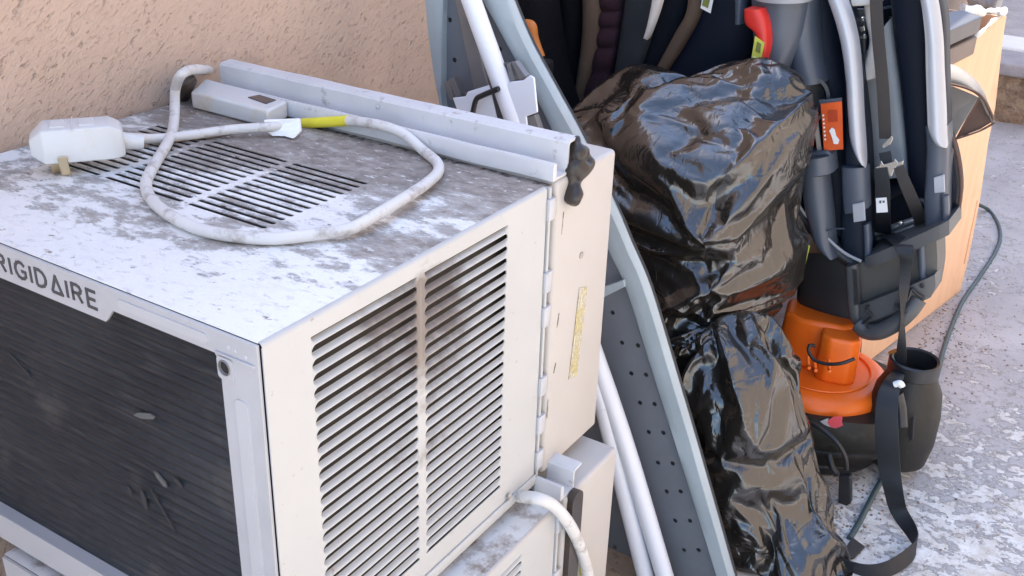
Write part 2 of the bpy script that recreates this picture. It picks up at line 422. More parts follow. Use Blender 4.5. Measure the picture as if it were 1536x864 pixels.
M['tank'] = simple('black_tank_plastic', (.014, .0125, .009), .55, var=.12, dirt=(.06, .052, .042), ds=40, dlo=.55, dhi=.8, bump=.35, bs=220, bd=.001)
M['logo_red'] = simple('red_emblem', (.62, .07, .09), .4); M['logo_grey'] = simple('grey_emblem', (.40, .40, .42), .4)
def cardboard():
    s = NT('cardboard'); px, py, pz = s.pos()
    w_ = s.n('ShaderNodeTexNoise', Vector=s.map((14, 14, 1.2)), Scale=3., Detail=3.).outputs[0]
    c = s.mix(s.ramp(w_, (.35, 0.), (.65, 1.)), (.80, .50, .31), (.84, .545, .345))
    c = s.mix(s.ramp(s.noise(6, 5, .6), (.6, 0.), (.8, .5)), c, (.40, .24, .14))
    return s.out(c, .8, 0, s.bump(s.noise(5, 3), .4, .02))
M['card'] = cardboard()
M['card_edge'] = simple('torn_cardboard', (.72, .64, .54), .9, bump=.8, bs=80, bd=.004)
M['felt'] = simple('grey_felt', (.30, .27, .24), .85, bump=.5, bs=220, bd=.001)
M['felt_dark'] = simple('brown_lining', (.10, .055, .040), .7)
M['slab'] = simple('grey_slab', (.10, .095, .10), .45, var=.06)
M['slab_edge'] = simple('brown_slab_edge', (.20, .155, .13), .6, var=.1)
M['film'] = simple('white_film', (.78, .76, .72), .3, bump=.8, bs=30, bd=.01)
M['hose'] = simple('green_cable', (.055, .085, .085), .5)

# ------------------------------------------------------------------ setting
def grid_sheet(name, x0, x1, y0, y1, z, mat, kind='structure'):
    o = mesh(name, [(x0,y0,z),(x1,y0,z),(x1,y1,z),(x0,y1,z)], [(0,1,2,3)], mat); o['kind'] = kind; return o
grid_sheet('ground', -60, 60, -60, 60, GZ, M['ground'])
wall = boxm('stucco_wall', (-3.0, .572, GZ-.05), (14, .80, 1.05), M['stucco'])
tag(wall, 'rough pink tan stucco wall behind the air conditioners', 'wall')
ow = boxm('stucco_wall', (-2.5, -3.2, GZ-.05), (12, -2.9, 3.0), M['stucco2'])
tag(ow, 'sunlit beige stucco wall across the yard, facing the first wall', 'wall')
st = empty('concrete_step', (4.0, 0, GZ), 'grey concrete step with a broken brown front in the far background', 'step')
def rough_block(name, lo, hi, mat, parent, amp, n=14):
    bm = bmesh.new(); bmesh.ops.create_cube(bm, size=1)
    for v in bm.verts: v.co = Vector([lo[i] + (hi[i]-lo[i])*(v.co[i]+.5) for i in range(3)])
    bmesh.ops.subdivide_edges(bm, edges=bm.edges, cuts=n, use_grid_fill=True)
    for v in bm.verts:
        d = noise.noise_vector(v.co*7)*amp + noise.noise_vector(v.co*21)*amp*.5; v.co += d
    me = bpy.data.meshes.new(name); bm.to_mesh(me); bm.free(); return link(name, me, mat, parent, True)
rough_block('step_face', (4.0, -1.2, GZ-.02), (4.19, 1.6, -.625), M['brown_face'], st, .03, 24)
boxm('step_slab', (3.97, -1.25, -.615), (4.22, 1.7, -.565), M['concrete'], st, .01)
kb = boxm('kerb', (4.225, -1.6, GZ-.02), (4.47, 2.2, -.555), M['white_band'], None, .012)
tag(kb, 'white painted kerb beyond the concrete step', 'kerb')

# ------------------------------------------------------------------ air conditioners
LET = {'F': [[(0,0),(0,1),(.62,1)], [(0,.53),(.55,.53)]],
 'R': [[(0,0),(0,1),(.38,1),(.58,.93),(.66,.76),(.58,.58),(.38,.5),(0,.5)], [(.36,.5),(.68,0)]],
 'I': [[(0,0),(0,1)]],
 'G': [[(.80,.82),(.62,.96),(.42,1),(.2,.93),(.05,.74),(0,.5),(.05,.26),(.2,.07),(.42,0),(.64,.05),(.82,.2),(.82,.47),(.5,.47)]],
 'D': [[(0,0),(0,1),(.32,1),(.58,.9),(.74,.7),(.78,.5),(.74,.3),(.58,.1),(.32,0),(0,0)]],
 'A': [[(0,0),(.40,1),(.80,0),(0,0)]],
 'E': [[(.6,0),(0,0),(0,1),(.6,1)], [(0,.5),(.52,.5)]]}
LW = {'F': .62, 'R': .7, 'I': .0, 'G': .82, 'D': .78, 'A': .8, 'E': .6}
def stroke_letter(ch, x, h, sw, conv, mat, parent):
    vs = []; fs = []
    for pl in LET[ch]:
        pts = [Vector(q)*h for q in pl]
        for i in range(len(pts)-1):
            a, b = pts[i], pts[i+1]; d = (b-a).normalized(); nrm = Vector((-d.y, d.x))*sw/2
            e = d*sw*.38
            if i > 0 or ch in 'EF': a = a - e
            if i < len(pts)-2 or ch in 'EF' : b = b + e
            base = len(vs)
            lift = .00004*(i % 3)
            for q in (a-nrm, b-nrm, b+nrm, a+nrm): vs.append(conv(x+q.x, q.y, .0006+lift))
            fs.append((base, base+1, base+2, base+3))
            for q in (a-nrm, b-nrm, b+nrm, a+nrm): vs.append(conv(x+q.x, q.y, 0))
            for k in range(4): fs.append((base+k, base+(k+1) % 4, base+4+(k+1) % 4, base+4+k))
    return mesh('letter', vs, fs, mat, parent)
def slat_mesh(x0, x1, p, mat):
    """one pressed louvre blade: recessed upper edge, rolled lower edge, flared rounded ends"""
    vs = []; fs = []; us = []; r = .0052
    nE = 6
    for k in range(nE+1): us.append((k/nE)**1.4 * r)
    xs = [x0+u for u in us] + [x0+(x1-x0)*k/8 for k in range(1, 8)] + [x1-u for u in reversed(us)]
    prof = [(-.27, .0040), (-.33, .0027), (-.38, .0015), (-.43, .0005), (-.49, -.0004), (-.54, -.0009), (-.60, -.0009), (-.65, .0001), (-.65, .0022), (-.58, .0034)]
    for x in xs:
        e = min(x-x0, x1-x)
        f = 1 if e >= r else math.sqrt(max(0, 1-(1-e/r)**2))
        for j, (zz, dd) in enumerate(prof):
            zl = zz*f if j < 4 else (zz*f - (1-f) if j >= 5 else zz)
            vs.append((x, dd*(.08+.92*f) + (.0002 if f < .2 else 0), zl*p))
    n = len(prof)
    for i in range(len(xs)-1):
        for j in range(n-1): fs.append((i*n+j, i*n+j+1, (i+1)*n+j+1, (i+1)*n+j))
    me = bpy.data.meshes.new('louvre'); me.from_pydata(vs, [], fs); me.update()
    for q in me.polygons: q.use_smooth = True
    me.materials.append(mat); return me
def build_ac(O, b, c, label, upper=True):
    """O: top corner nearest the camera; body depth a along x, width b along y, height c"""
    O = Vector(O); a = .436; xb1 = .594 if upper else .585 - O.x
    t = empty('air_conditioner', (O.x+.3, O.y+b/2, O.z-c), label, 'air conditioner', 'stacked window air conditioners')
    W = lambda x, y, z: O + Vector((x, y, z))
    r = .0045
    topm = M['top'] if upper else M['low_top']
    # top sheet with its vent slots
    holes = []
    if upper:
        for (ya, yb) in ((.163, .272), (.281, .402), (.411, .502)):
            for k in range(13):
                x = .168 + k*.0128
                holes.append(rrect(x, ya, x+.0062, yb, .0030, 3))
    plate('top_panel', [(0.0, r), (a, r), (a, b), (0.0, b)], holes, .0012, W(0, 0, -.0006), (1,0,0), (0,1,0), topm, t)
    # rolled corner between top and side
    vs = []; fs = []
    for k in range(6):
        an = R(90*k/5); vs += [W(.0, r-r*math.sin(an), -r+r*math.cos(an)), W(a, r-r*math.sin(an), -r+r*math.cos(an))]
    for k in range(5): fs.append((2*k, 2*k+1, 2*k+3, 2*k+2))
    mesh('corner_fold', vs, fs, M['side'] if upper else M['bezel'], t, True)
    # side sheet with two louvre openings
    LX = ((.055, .2005), (.2125, .358)); p = .01408; n = 24 if upper else 22; z0 = -.0185
    op = [[(x0, z0-n*p), (x1, z0-n*p), (x1, z0), (x0, z0)] for x0, x1 in LX]
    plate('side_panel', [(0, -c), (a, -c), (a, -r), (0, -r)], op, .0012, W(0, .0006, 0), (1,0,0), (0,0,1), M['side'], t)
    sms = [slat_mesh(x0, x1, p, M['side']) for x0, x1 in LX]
    for me in sms:
        for k in range(n):
            if not upper and k > 9: break
            o = bpy.data.objects.new('louvre', me); COL.objects.link(o); o.parent = t; o.matrix_parent_inverse = parent_inv(t)
            o.location = W(0, 0, z0 - k*p)
    # inner dark shell
    boxm('inner_shell', W(.014, .016, -c+.012), W(a-.01, b-.01, -.016), M['dark'], t)
    plate('left_panel', [(0, -c), (a, -c), (a, -.002), (0, -.002)], [], .001, W(0, b-.001, 0), (1,0,0), (0,0,1), M['front'], t)
    # pressed lines and base flange on the side
    boxm('base_flange', W(.004, -.0028, -c), W(a+.002, .0, -c+.014), M['side'], t, .001)
    # rear frame round the condenser coil
    ye, yE = .006, b-.03
    if upper: outer = [(b, -c), (.003, -c), (.003, -.002), (b, -.002)]
    else: outer = [(b, -c), (.003, -c), (.003, -.002), (b, -.002)]
    tab0, tab1 = .185, .371
    if upper:
        hole = [(.047, -.362), (.047, -.034), (.052, -.0235), (tab0-.007, -.0235), (tab0+.005, -.038), (tab1-.005, -.038), (tab1+.007, -.0235), (b-.05, -.0235), (b-.047, -.032), (b-.047, -.362)]
    else:
        hole = [(.047, -.352), (.047, -.03), (b-.028, -.03), (b-.028, -.352)]
    fr = plate('rear_frame', [(-q[0], q[1]) for q in outer], [[(-q[0], q[1]) for q in hole]], .003, W(-.0017, 0, 0), (0,-1,0), (0,0,1), M['front'], t); bevel(fr, .0008, 2)
    # coil: real rows of tubes behind a face of fins
    vs = []; fs = []; rows = 30; zt, zb = -.018, -.372
    N = rows*6
    for i in range(N+1):
        z = zt + (zb-zt)*i/N; d = .0135 - .0030*abs(math.sin(math.pi*i/6))
        vs += [W(d, .02, z), W(d, b-.02, z)]
    for i in range(N): fs.append((2*i, 2*i+1, 2*i+3, 2*i+2))
    mesh('condenser_coil', vs, fs, M['coil'], t, True)
    # return lips round the opening give the frame depth
    for nm, lo, hi in (('frame_lip', (0, .0445, -.365), (.012, .0465, -.026)), ('frame_lip', (0, .047, -.3650), (.012, b-.047, -.3625))):
        boxm(nm, W(*lo), W(*hi), M['front'], t)
    if upper:
        # raised pill shapes, dimples and eyelet
        bevel(plate('embossed_bar', rrect(-.168, -.0172, -.058, -.0085, .004), [], .0022, W(-.0033, 0, 0), (0,-1,0), (0,0,1), M['emboss'], fr), .001, 3)
        bevel(plate('embossed_bar', rrect(-.0325, -.335, -.0185, -.060, .005), [], .0020, W(-.0033, 0, 0), (0,-1,0), (0,0,1), M['emboss'], fr), .001, 3)
        bevel(plate('embossed_bar', rrect(-b+.058, -.0172, -b+.168, -.0085, .004), [], .0022, W(-.0033, 0, 0), (0,-1,0), (0,0,1), M['emboss'], fr), .001, 3)
        boxm('corner_bracket', W(-.0052, .006, -.0225), W(-.0032, .05, -.0205), M['front'], fr, .0005)
        bevel(plate('eyelet_plate', rrect(-.049, -.045, -.031, -.024, .004), [circ(-.0405, -.0335, .0058, 20)], .002, W(-.0038, 0, 0), (0,-1,0), (0,0,1), M['front'], fr), .0006)
        tor = [W(-.005, .0405+.0062*math.cos(2*math.pi*k/20), -.0335+.0066*math.sin(2*math.pi*k/20)) for k in range(21)]
        tube('eyelet', tor, .0009, M['grey_rack'], fr, 1, 6)
        lathe('eyelet_hole', [(0, .0003), (.0055, .0003), (.0058, 0)], W(-.0035, .0405, -.0335), M['dark'], fr, 20, mtx=Euler((0, R(-90), 0)).to_matrix())
        for yy, zz in ((.036, -.014), (.0285, -.0145), (.0165, -.0165)):
            lathe('dimple', [(0, .0006), (.0016, .0005), (.0022, 0), (.003, -.0006)], W(-.0032, yy, zz), M['emboss'], fr, 12, mtx=Euler((0, R(-90), 0)).to_matrix())
        # maker's name
        word = 'FRIGIDAIRE'; h = .0168; gap = .34*h; sw = .0030
        wd = sum(LW[q]*h + gap + sw*.6 for q in word) - gap
        sc = .1635/wd; x = 0
        for q in word:
            stroke_letter(q, x, h/sc if False else h, sw, lambda u, v, d, xx=0: W(-.0033-d, .3615 - u*sc, -.0285+v), M['letter'], fr)
            x += LW[q]*h + gap + sw*.6
        # bent fins and debris on the coil
        for (px, py, L, an, wdt) in ((218, 623, .034, 18, .006), (242, 718, .020, -38, .006), (268, 722, .014, -35, .004), (217, 748, .026, -80, .0055), (244, 762, .055, -54, .0022), (30, 545, .04, -30, .0018), (196, 735, .012, -60, .004)):
            q = P(px, py, x=.010); d = Vector((0, -math.cos(R(an)), math.sin(R(an)))); s = Vector((0, math.sin(R(an)), math.cos(R(an))))
            pl = [q-d*L/2, q-d*L*.2-s*wdt/2, q+d*L*.35-s*wdt/2, q+d*L/2, q+d*L*.3+s*wdt/2, q-d*L*.25+s*wdt/2]
            prism('bent_fin', pl, (0,0,0), (-.0016,0,0), M['fin_light'] if px in (218, 242) else M['fin'], t)
    # seam and clips between body and front cover
    boxm('seam_strip', W(a+.0005, .004, -c+.004), W(.4530, b-.004, -.003), M['seam'], t)
    boxm('seam_flange', W(.4400, -.0015, -c+.006), W(.4445, .006, -.002), M['side'], t, .0006)
    for k, zz in enumerate((-.015, -.105, -.150, -.245, -.300, -.352)):
        boxm('seam_clip', W(.437, -.0042, zz-.026), W(.4515, .0025, zz), M['front'], t, .0012)
    # front cover
    fc = boxm('front_cover', W(.4535, -.003, -c+.004), W(xb1, b+.003, .0025), M['bezel'], t, .006, seg=4)
    # mounting rail: tall back flange with folded lip, floor and low front lip
    y0, y1 = (-.001, .545) if upper else (.0, .038)
    hz = .042 if upper else .032
    sec = [(.446, .003), (.446, .020), (.448, .0235), (.4515, .0235), (.4535, .020), (.4535, .006), (.476, .006), (.477, hz-.003), (.480, hz), (.497, hz+.001), (.497, hz-.002), (.481, hz-.003), (.4795, hz-.006), (.4795, .003)]
    if upper:
        n_ = 24; vs = []; fs = []; m_ = len(sec)
        for i in range(n_+1):
            y = y0+(y1-y0)*i/n_
            for j, (x, z) in enumerate(sec):
                wob = .0007*noise.noise(Vector((y*14, j, 0)))
                vs.append(W(x+wob, y, z+wob))
        for i in range(n_):
            for j in range(m_): fs.append((i*m_+j, i*m_+(j+1) % m_, (i+1)*m_+(j+1) % m_, (i+1)*m_+j))
        fs.append(tuple(range(m_))); fs.append(tuple(n_*m_+j for j in reversed(range(m_))))
        mr = sharp(mesh('mounting_rail', vs, fs, M['rail'], t), 40)
        q = P(566, 160, x=.475); lathe('rail_rivet', [(0, .001), (.0025, .0008), (.0035, 0)], q, M['emboss'], mr, 12, mtx=Euler((0, R(-90), 0)).to_matrix())
        for (px, py, rr) in ((872, 383, .0042), (764, 745, .0048)):
            q = P(px, py, y=-.0034); lathe('screw', [(0, .0018), (rr*.6, .0016), (rr, .0006), (rr, 0)], q, M['seam'], fc, 14, mtx=Euler((R(90), 0, 0)).to_matrix())
        pl = [P(*q, y=-.0035) for q in ((869, 432), (881, 430), (865, 563), (853, 569))]
        prism('printed_label', pl, (0,0,0), (0,-.0005,0), M['label'], fc)
        # pressed tick marks
        for (u, v, u2, v2) in ((845, 318, 842, 352), (838, 470, 835, 492), (822, 600, 820, 628), (833, 545, 830, 560)):
            A = P(u, v, y=-.0032); B = P(u2, v2, y=-.0032); prism('pressed_slit', [A, B, B+Vector((.0015,0,0)), A+Vector((.0015,0,0))], (0,0,0), (0,-.0004,0), M['seam'], fc)
        # black sealant oozing over the corner of the cover
        path = [P(862, 208, x=.500), P(868, 222, x=.497), P(871, 238, y=-.004), P(866, 252, y=-.006), P(863, 270, y=-.008), P(861, 288, y=-.008), P(859, 303, y=-.005)]
        rr = [.007, .0095, .0125, .0095, .0105, .0112, .006]
        rf = lambda T: (lambda f: rr[int(f)]*(1-(f % 1)) + rr[min(int(f)+1, 6)]*(f % 1))(min(T*6, 5.999))
        tube('sealant', path, rf, M['foam'], t, 10, 26, rough=.012)
    else:
        sharp(prism('mounting_rail', [W(x, y0, z) for x, z in sec], (0,0,0), (0, y1-y0, 0), M['rail'], t), 40)
        g = rrect(.459, -.40, .4865, .006, .013, 8)
        bevel(plate('gasket', g, [], .010, W(0, -.006, 0), (1,0,0), (0,0,1), M['rub_foam'], t), .004, 3)
    return t
UP = build_ac((0, 0, 0), .556, .398, 'dirty white air conditioner on top of the stack, cord coiled on its lid')
LO = build_ac((-.010, -.040, -.412), .475, GZ*-1-.412-.001, 'white air conditioner standing on the ground under the other one', False)

# cord, plug and control lying on the upper unit
cordt = empty('power_cord', P(260, 330, z=.006), 'grimy white power cord looped on the air conditioner lid with a big plug', 'power cord')
cp = [P(345, 113, x=.520), P(318, 106, x=.50, off=0), P(292, 104, y=.50), P(272, 112, y=.475), P(263, 135, z=.035), P(262, 165, z=.022), P(259, 195, z=.010), P(247, 222, z=.0068), P(230, 250, z=.0068), P(219, 276, z=.0068), P(228, 300, z=.0068), P(258, 325, z=.0068), P(300, 344, z=.0068), P(350, 354, z=.0068),
      P(410, 358, z=.0068), P(470, 352, z=.0075), P(525, 343, z=.010), P(565, 322, z=.013), P(605, 298, z=.014), P(640, 275, z=.011), P(657, 258, z=.008), P(655, 243, z=.0068), P(635, 226, z=.0075), P(610, 204, x=.4385), P(585, 192, x=.438), P(550, 184, x=.438), P(515, 181, x=.438)]
tube('cord', cp, .0062, M['cord'], cordt, 8, 16)
tube('cord', [P(515, 181, x=.438), P(455, 185, x=.436), P(410, 190, z=.013), P(350, 194, z=.010), P(290, 202, z=.0075), P(235, 208, z=.0075), P(186, 206, z=.016)], .0058, M['cord'], cordt, 8, 16)
tube('yellow_sleeve', [P(522, 181, x=.438), P(490, 183, x=.4375), P(455, 185, x=.436)], .0066, M['yellow'], cordt, 4, 16)
tube('rusty_wire', [P(352, 196, z=.004), P(310, 204, z=.003), P(262, 211, z=.003)], .0022, M['tan_wear'], cordt, 4, 8)
tg = [P(395, 180, z=.021), P(448, 178, z=.021), P(450, 198, z=.008), P(440, 208, z=.003), P(425, 204, z=.003), P(408, 204, z=.003), P(397, 196, z=.007)]
o = mesh('wire_tag', [q for q in tg] + [q + Vector((.006, .002, -.001)) for q in tg], [tuple(range(7)), tuple(range(13, 6, -1))] + [(i, (i+1) % 7, 7+(i+1) % 7, 7+i) for i in range(7)], M['tag'], cordt); bevel(o, .0015)
# plug body
def rounded_hull(name, secs, mat, parent, lv=2):
    vs = []; fs = []; n = len(secs[0])
    for s_ in secs: vs += s_
    for i in range(len(secs)-1):
        for j in range(n): fs.append((i*n+j, i*n+(j+1) % n, (i+1)*n+(j+1) % n, (i+1)*n+j))
    fs.append(tuple(range(n))); fs.append(tuple((len(secs)-1)*n+j for j in reversed(range(n))))
    o = mesh(name, vs, fs, mat, parent)
    bevel(o, .0026, 3, 20); sharp(o, 60); return o
# axis of the plug from its back (left in view) to where the cord leaves it
A = Vector((.138, .470, .0)); B = Vector((.2110, .4150, .0)); ax = (B-A).normalized(); sx = Vector((-ax.y, ax.x, 0))
def psec(t_, hw, z0, z1, hs=1.0):
    c_ = A.lerp(B, t_); return [c_ - sx*hw + Vector((0,0,z0)), c_ + sx*hw + Vector((0,0,z0)), c_ + sx*hw*hs + Vector((0,0,z1)), c_ - sx*hw*hs + Vector((0,0,z1))]
rounded_hull('plug', [psec(-.05, .017, .024, .040, .8), psec(.10, .027, .016, .0515, .80), psec(.85, .0245, .015, .0515, .84), psec(.97, .022, .016, .046, .86), psec(1.0, .018, .018, .042, .9)], M['plug'], cordt)
for (u, v) in ((81, 236), (95, 240)):
    q = P(u-2, v-4, z=.024); e = P(u+5, v+22, z=.0015)
    d = Vector((.0038, -.0030, 0)); th = Vector((.0008, .0008, 0))
    prism('prong', [q-d, q+d, e+d, e-d], -th, th, M['brass'], cordt, .0004)
for k_ in (.28, .60):
    c_ = A.lerp(B, k_); prism('plug_button', [c_ - sx*.012 - ax*.008, c_ + sx*.012 - ax*.008, c_ + sx*.012 + ax*.008, c_ - sx*.012 + ax*.008], (0,0,.050), (0,0,.0530), M['plug'], cordt, .001)
c_ = A.lerp(B, .44); prism('plug_seam', [c_ - sx*.0235 - ax*.0006, c_ + sx*.0235 - ax*.0006, c_ + sx*.0235 + ax*.0006, c_ - sx*.0235 + ax*.0006], (0,0,.050), (0,0,.0524), M['cord'], cordt)
tube('strain_relief', [B + Vector((0,0,.028)) - ax*.004, B + Vector((0,0,.024)) + ax*.020], lambda t_: .0105-.003*t_, M['plug'], cordt, 3, 14)
# control box
rc = empty('remote_control', P(360, 155, z=0), 'white remote control with a small dark window beside the rail', 'remote control')
X0, X1, Y0, Y1 = .352, .424, .375, .520
rb = prism('body', [P(286,137,z=.024), P(308,117,z=.024), P(431,151,z=.024), P(401,166,z=.024)], (0,0,0), (0,0,-.0225), M['plug'], rc); bevel(rb, .0032, 3); sharp(rb, 60)
wq = [P(372, 146, z=.0246), P(389, 142.5, z=.0246), P(414, 150, z=.0246), P(399, 155.5, z=.0246)]
prism('display_window', wq, (0,0,-.001), (0,0,.0005), M['lcd'], rc)
dk = tube('cable_sleeve', [P(283, 118, y=.535), P(277, 128, y=.535), P(273, 142, z=.006)], .012, M['foam'], cordt, 4, 10)

# cord of the upper unit coming out below it
c2 = empty('power_cord', P(850, 790, y=-.05), 'white cord with yellow sleeve hanging over the lower air conditioner', 'power cord')
tube('cord', [P(760, 742, y=.03), P(785, 745, y=-.012), P(808, 748, y=-.035), P(832, 760, y=-.047), P(853, 785, y=-.055), P(868, 815, y=-.055), P(879, 850, y=-.055), P(888, 900, y=-.055), P(892, 960, y=-.06)], .0078, M['cord'], c2, 8, 16)
tube('yellow_sleeve', [P(878, 852, y=-.049), P(884, 875, y=-.049), P(889, 900, y=-.05)], .0086, M['yellow'], c2, 4, 14)

# ------------------------------------------------------------------ ironing board
ib = empty('ironing_board', (.82, -.05, GZ), 'grey metal ironing board leaning with its perforated underside showing and white legs folded', 'ironing board')
BX = .82
Ro = [(752, -40), (765, 0), (793, 66), (832, 138), (870, 208), (918, 308), (943, 366), (971, 432), (1004, 540), (1036, 648), (1067, 756), (1097, 862), (1110, 903)]
Ri = [(700, -40), (727, 0), (768, 74), (800, 132), (834, 200), (884, 300), (916, 375), (942, 432), (976, 540), (1010, 648), (1044, 756), (1077, 862), (1090, 903)]
def pts(L, x): return [P(*q, x=x) for q in L]
ro = pts(Ro, BX); ri = pts(Ri, BX)
lo_ = [P(632, -40, x=BX), P(640, 0, x=BX), P(645, 50, x=BX), P(654, 110, x=BX), P(664, 160, x=BX)]; li_ = [P(668, -40, x=BX), P(668, 0, x=BX), P(667, 50, x=BX), P(667, 110, x=BX), P(668, 160, x=BX)]
# lower left edge runs parallel to the right one, hidden behind the air conditioners
for k, z in enumerate((-.22, -.34, -.5, -.65, -.795)):
    yr = ro[4].y + (ro[-1].y-ro[4].y)*(z-ro[4].z)/(ro[-1].z-ro[4].z); w_ = .30 + .04*k
    lo_.append(Vector((BX, min(yr+w_, .47-.025*k), z))); li_.append(Vector((BX, min(yr+w_, .47-.025*k)-.018, z)))
def nose(a, b, up): # rounded tip joining both sides
    c_ = (a+b)/2; r_ = (a-b)/2; return [c_ + r_*math.cos(t_) + Vector((0,0,up))*math.sin(t_) for t_ in [math.pi*k/10 for k in range(1, 10)]]
outl = catmull(list(reversed(ro)), 5) + nose(ro[0], lo_[0], .07) + catmull(lo_, 5)
inl = catmull(list(reversed(ri)), 5) + nose(ri[0], li_[0], .04) + catmull(li_, 5)
N = len(outl); vs = []; fs = []
for i in range(N):
    o_, i_ = outl[i], inl[min(i, len(inl)-1)]
    wv = .002*noise.noise(o_*22)
    for (t_, dx) in ((0, .012), (0, -.004), (.08, -.0075+wv*.5), (.5, -.0085+wv), (.93, -.0078), (1, -.0055), (1, .010)):
        q = o_.lerp(i_, t_); q.x += dx; vs.append(q)
for i in range(N-1):
    for j in range(6): fs.append((i*7+j, i*7+j+1, (i+1)*7+j+1, (i+1)*7+j))
sharp(mesh('cover_hem', vs, fs, M['cover'], ib), 45)
# perforated panel
hp = [(919,469),(933,514),(957,518),(947,560),(969,562),(960,604),(982,606),(973,648),(995,649),(987,694),(1009,695),(1000,737),(1021,737),(1013,781),(1035,781),(1026,825),(1048,825),(933,854),(675,30),(682,90),(750,74),(690,150),(922,820),(905,425),(912,775)]
holes = []
for q in hp:
    c_ = P(*q, x=BX+.006); holes.append(circ(-c_.y, c_.z, .0040, 12))
inner = [(-q.y, q.z) for q in inl]
pn = plate('perforated_panel', inner, holes, .0015, (BX+.0065, 0, 0), (0,-1,0), (0,0,1), M['mesh_panel'], ib)
outer2 = [(-q.y, q.z) for q in outl]
plate('padding', outer2, [], .008, (BX+.014, 0, 0), (0,-1,0), (0,0,1), M['under'], ib)
T1 = [P(690, -60, x=.785), P(707, 0, x=.785), P(775, 190, x=.785), P(840, 385, x=.785), P(932, 648, x=.782), P(997, 864, x=.782), P(1010, 905, x=.782)]
T1 = [T1[0].lerp(T1[-1], k/6) for k in range(7)] if False else T1
tube('leg', T1, .0148, M['white_tube'], ib, 4, 20)
tube('leg', [P(905, 610, x=.778), P(930, 712, x=.778), P(968, 864, x=.778), P(980, 912, x=.778)], .0142, M['white_tube'], ib, 4, 20)
tube('leg', [P(840, 400, x=.778), P(905, 610, x=.778)], .0142, M['white_tube'], ib, 2, 20)
boxm('adjuster_rack', (0,0,0), (.001,.001,.001), M['grey_rack'], ib) if False else None
prism('adjuster_rack', pts([(683, -20), (700, -20), (738, 132), (716, 138)], .812), (0,0,0), (-.008,0,0), M['grey_rack'], ib, .002)
prism('cross_bar', pts([(905, 430), (938, 418), (940, 428), (906, 445)], .812), (0,0,0), (-.006,0,0), M['cover'], ib, .001)
prism('leg_bracket', pts([(681,146),(700,144),(703,137),(735,127),(744,165),(760,235),(715,235),(700,200)], .782), (0,0,0), (-.004,0,0), M['white_plastic'], ib, .0015)
prism('leg_bracket', pts([(762,130),(767,122),(786,120),(797,112),(803,116),(808,168),(791,174),(798,235),(775,235)], .782), (0,0,0), (-.004,0,0), M['white_plastic'], ib, .0015)
prism('leg_bracket', pts([(747,150),(765,130),(778,132),(800,235),(770,235)], .785), (0,0,0), (.006,0,0), M['white_plastic'], ib, .0015)
tube('lever', [P(709, 170, x=.766), P(714, 150, x=.766), P(722, 144, x=.766), P(748, 133, x=.766)], .0042, M['black'], ib, 6, 8)
for a_ in ([(672,122),(680,119),(688,146),(681,148)], [(679,118),(687,114),(698,141),(690,145)], [(757,96),(762,92),(768,121),(763,124)], [(766,94),(771,91),(778,118),(772,121)], [(774,93),(779,89),(795,112),(786,118)], [(796,174),(808,170),(820,204),(806,206)]):
    prism('hinge_plate', pts(a_, .798), (0,0,0), (-.012,0,0), M['grey_rack'], ib, .0008)

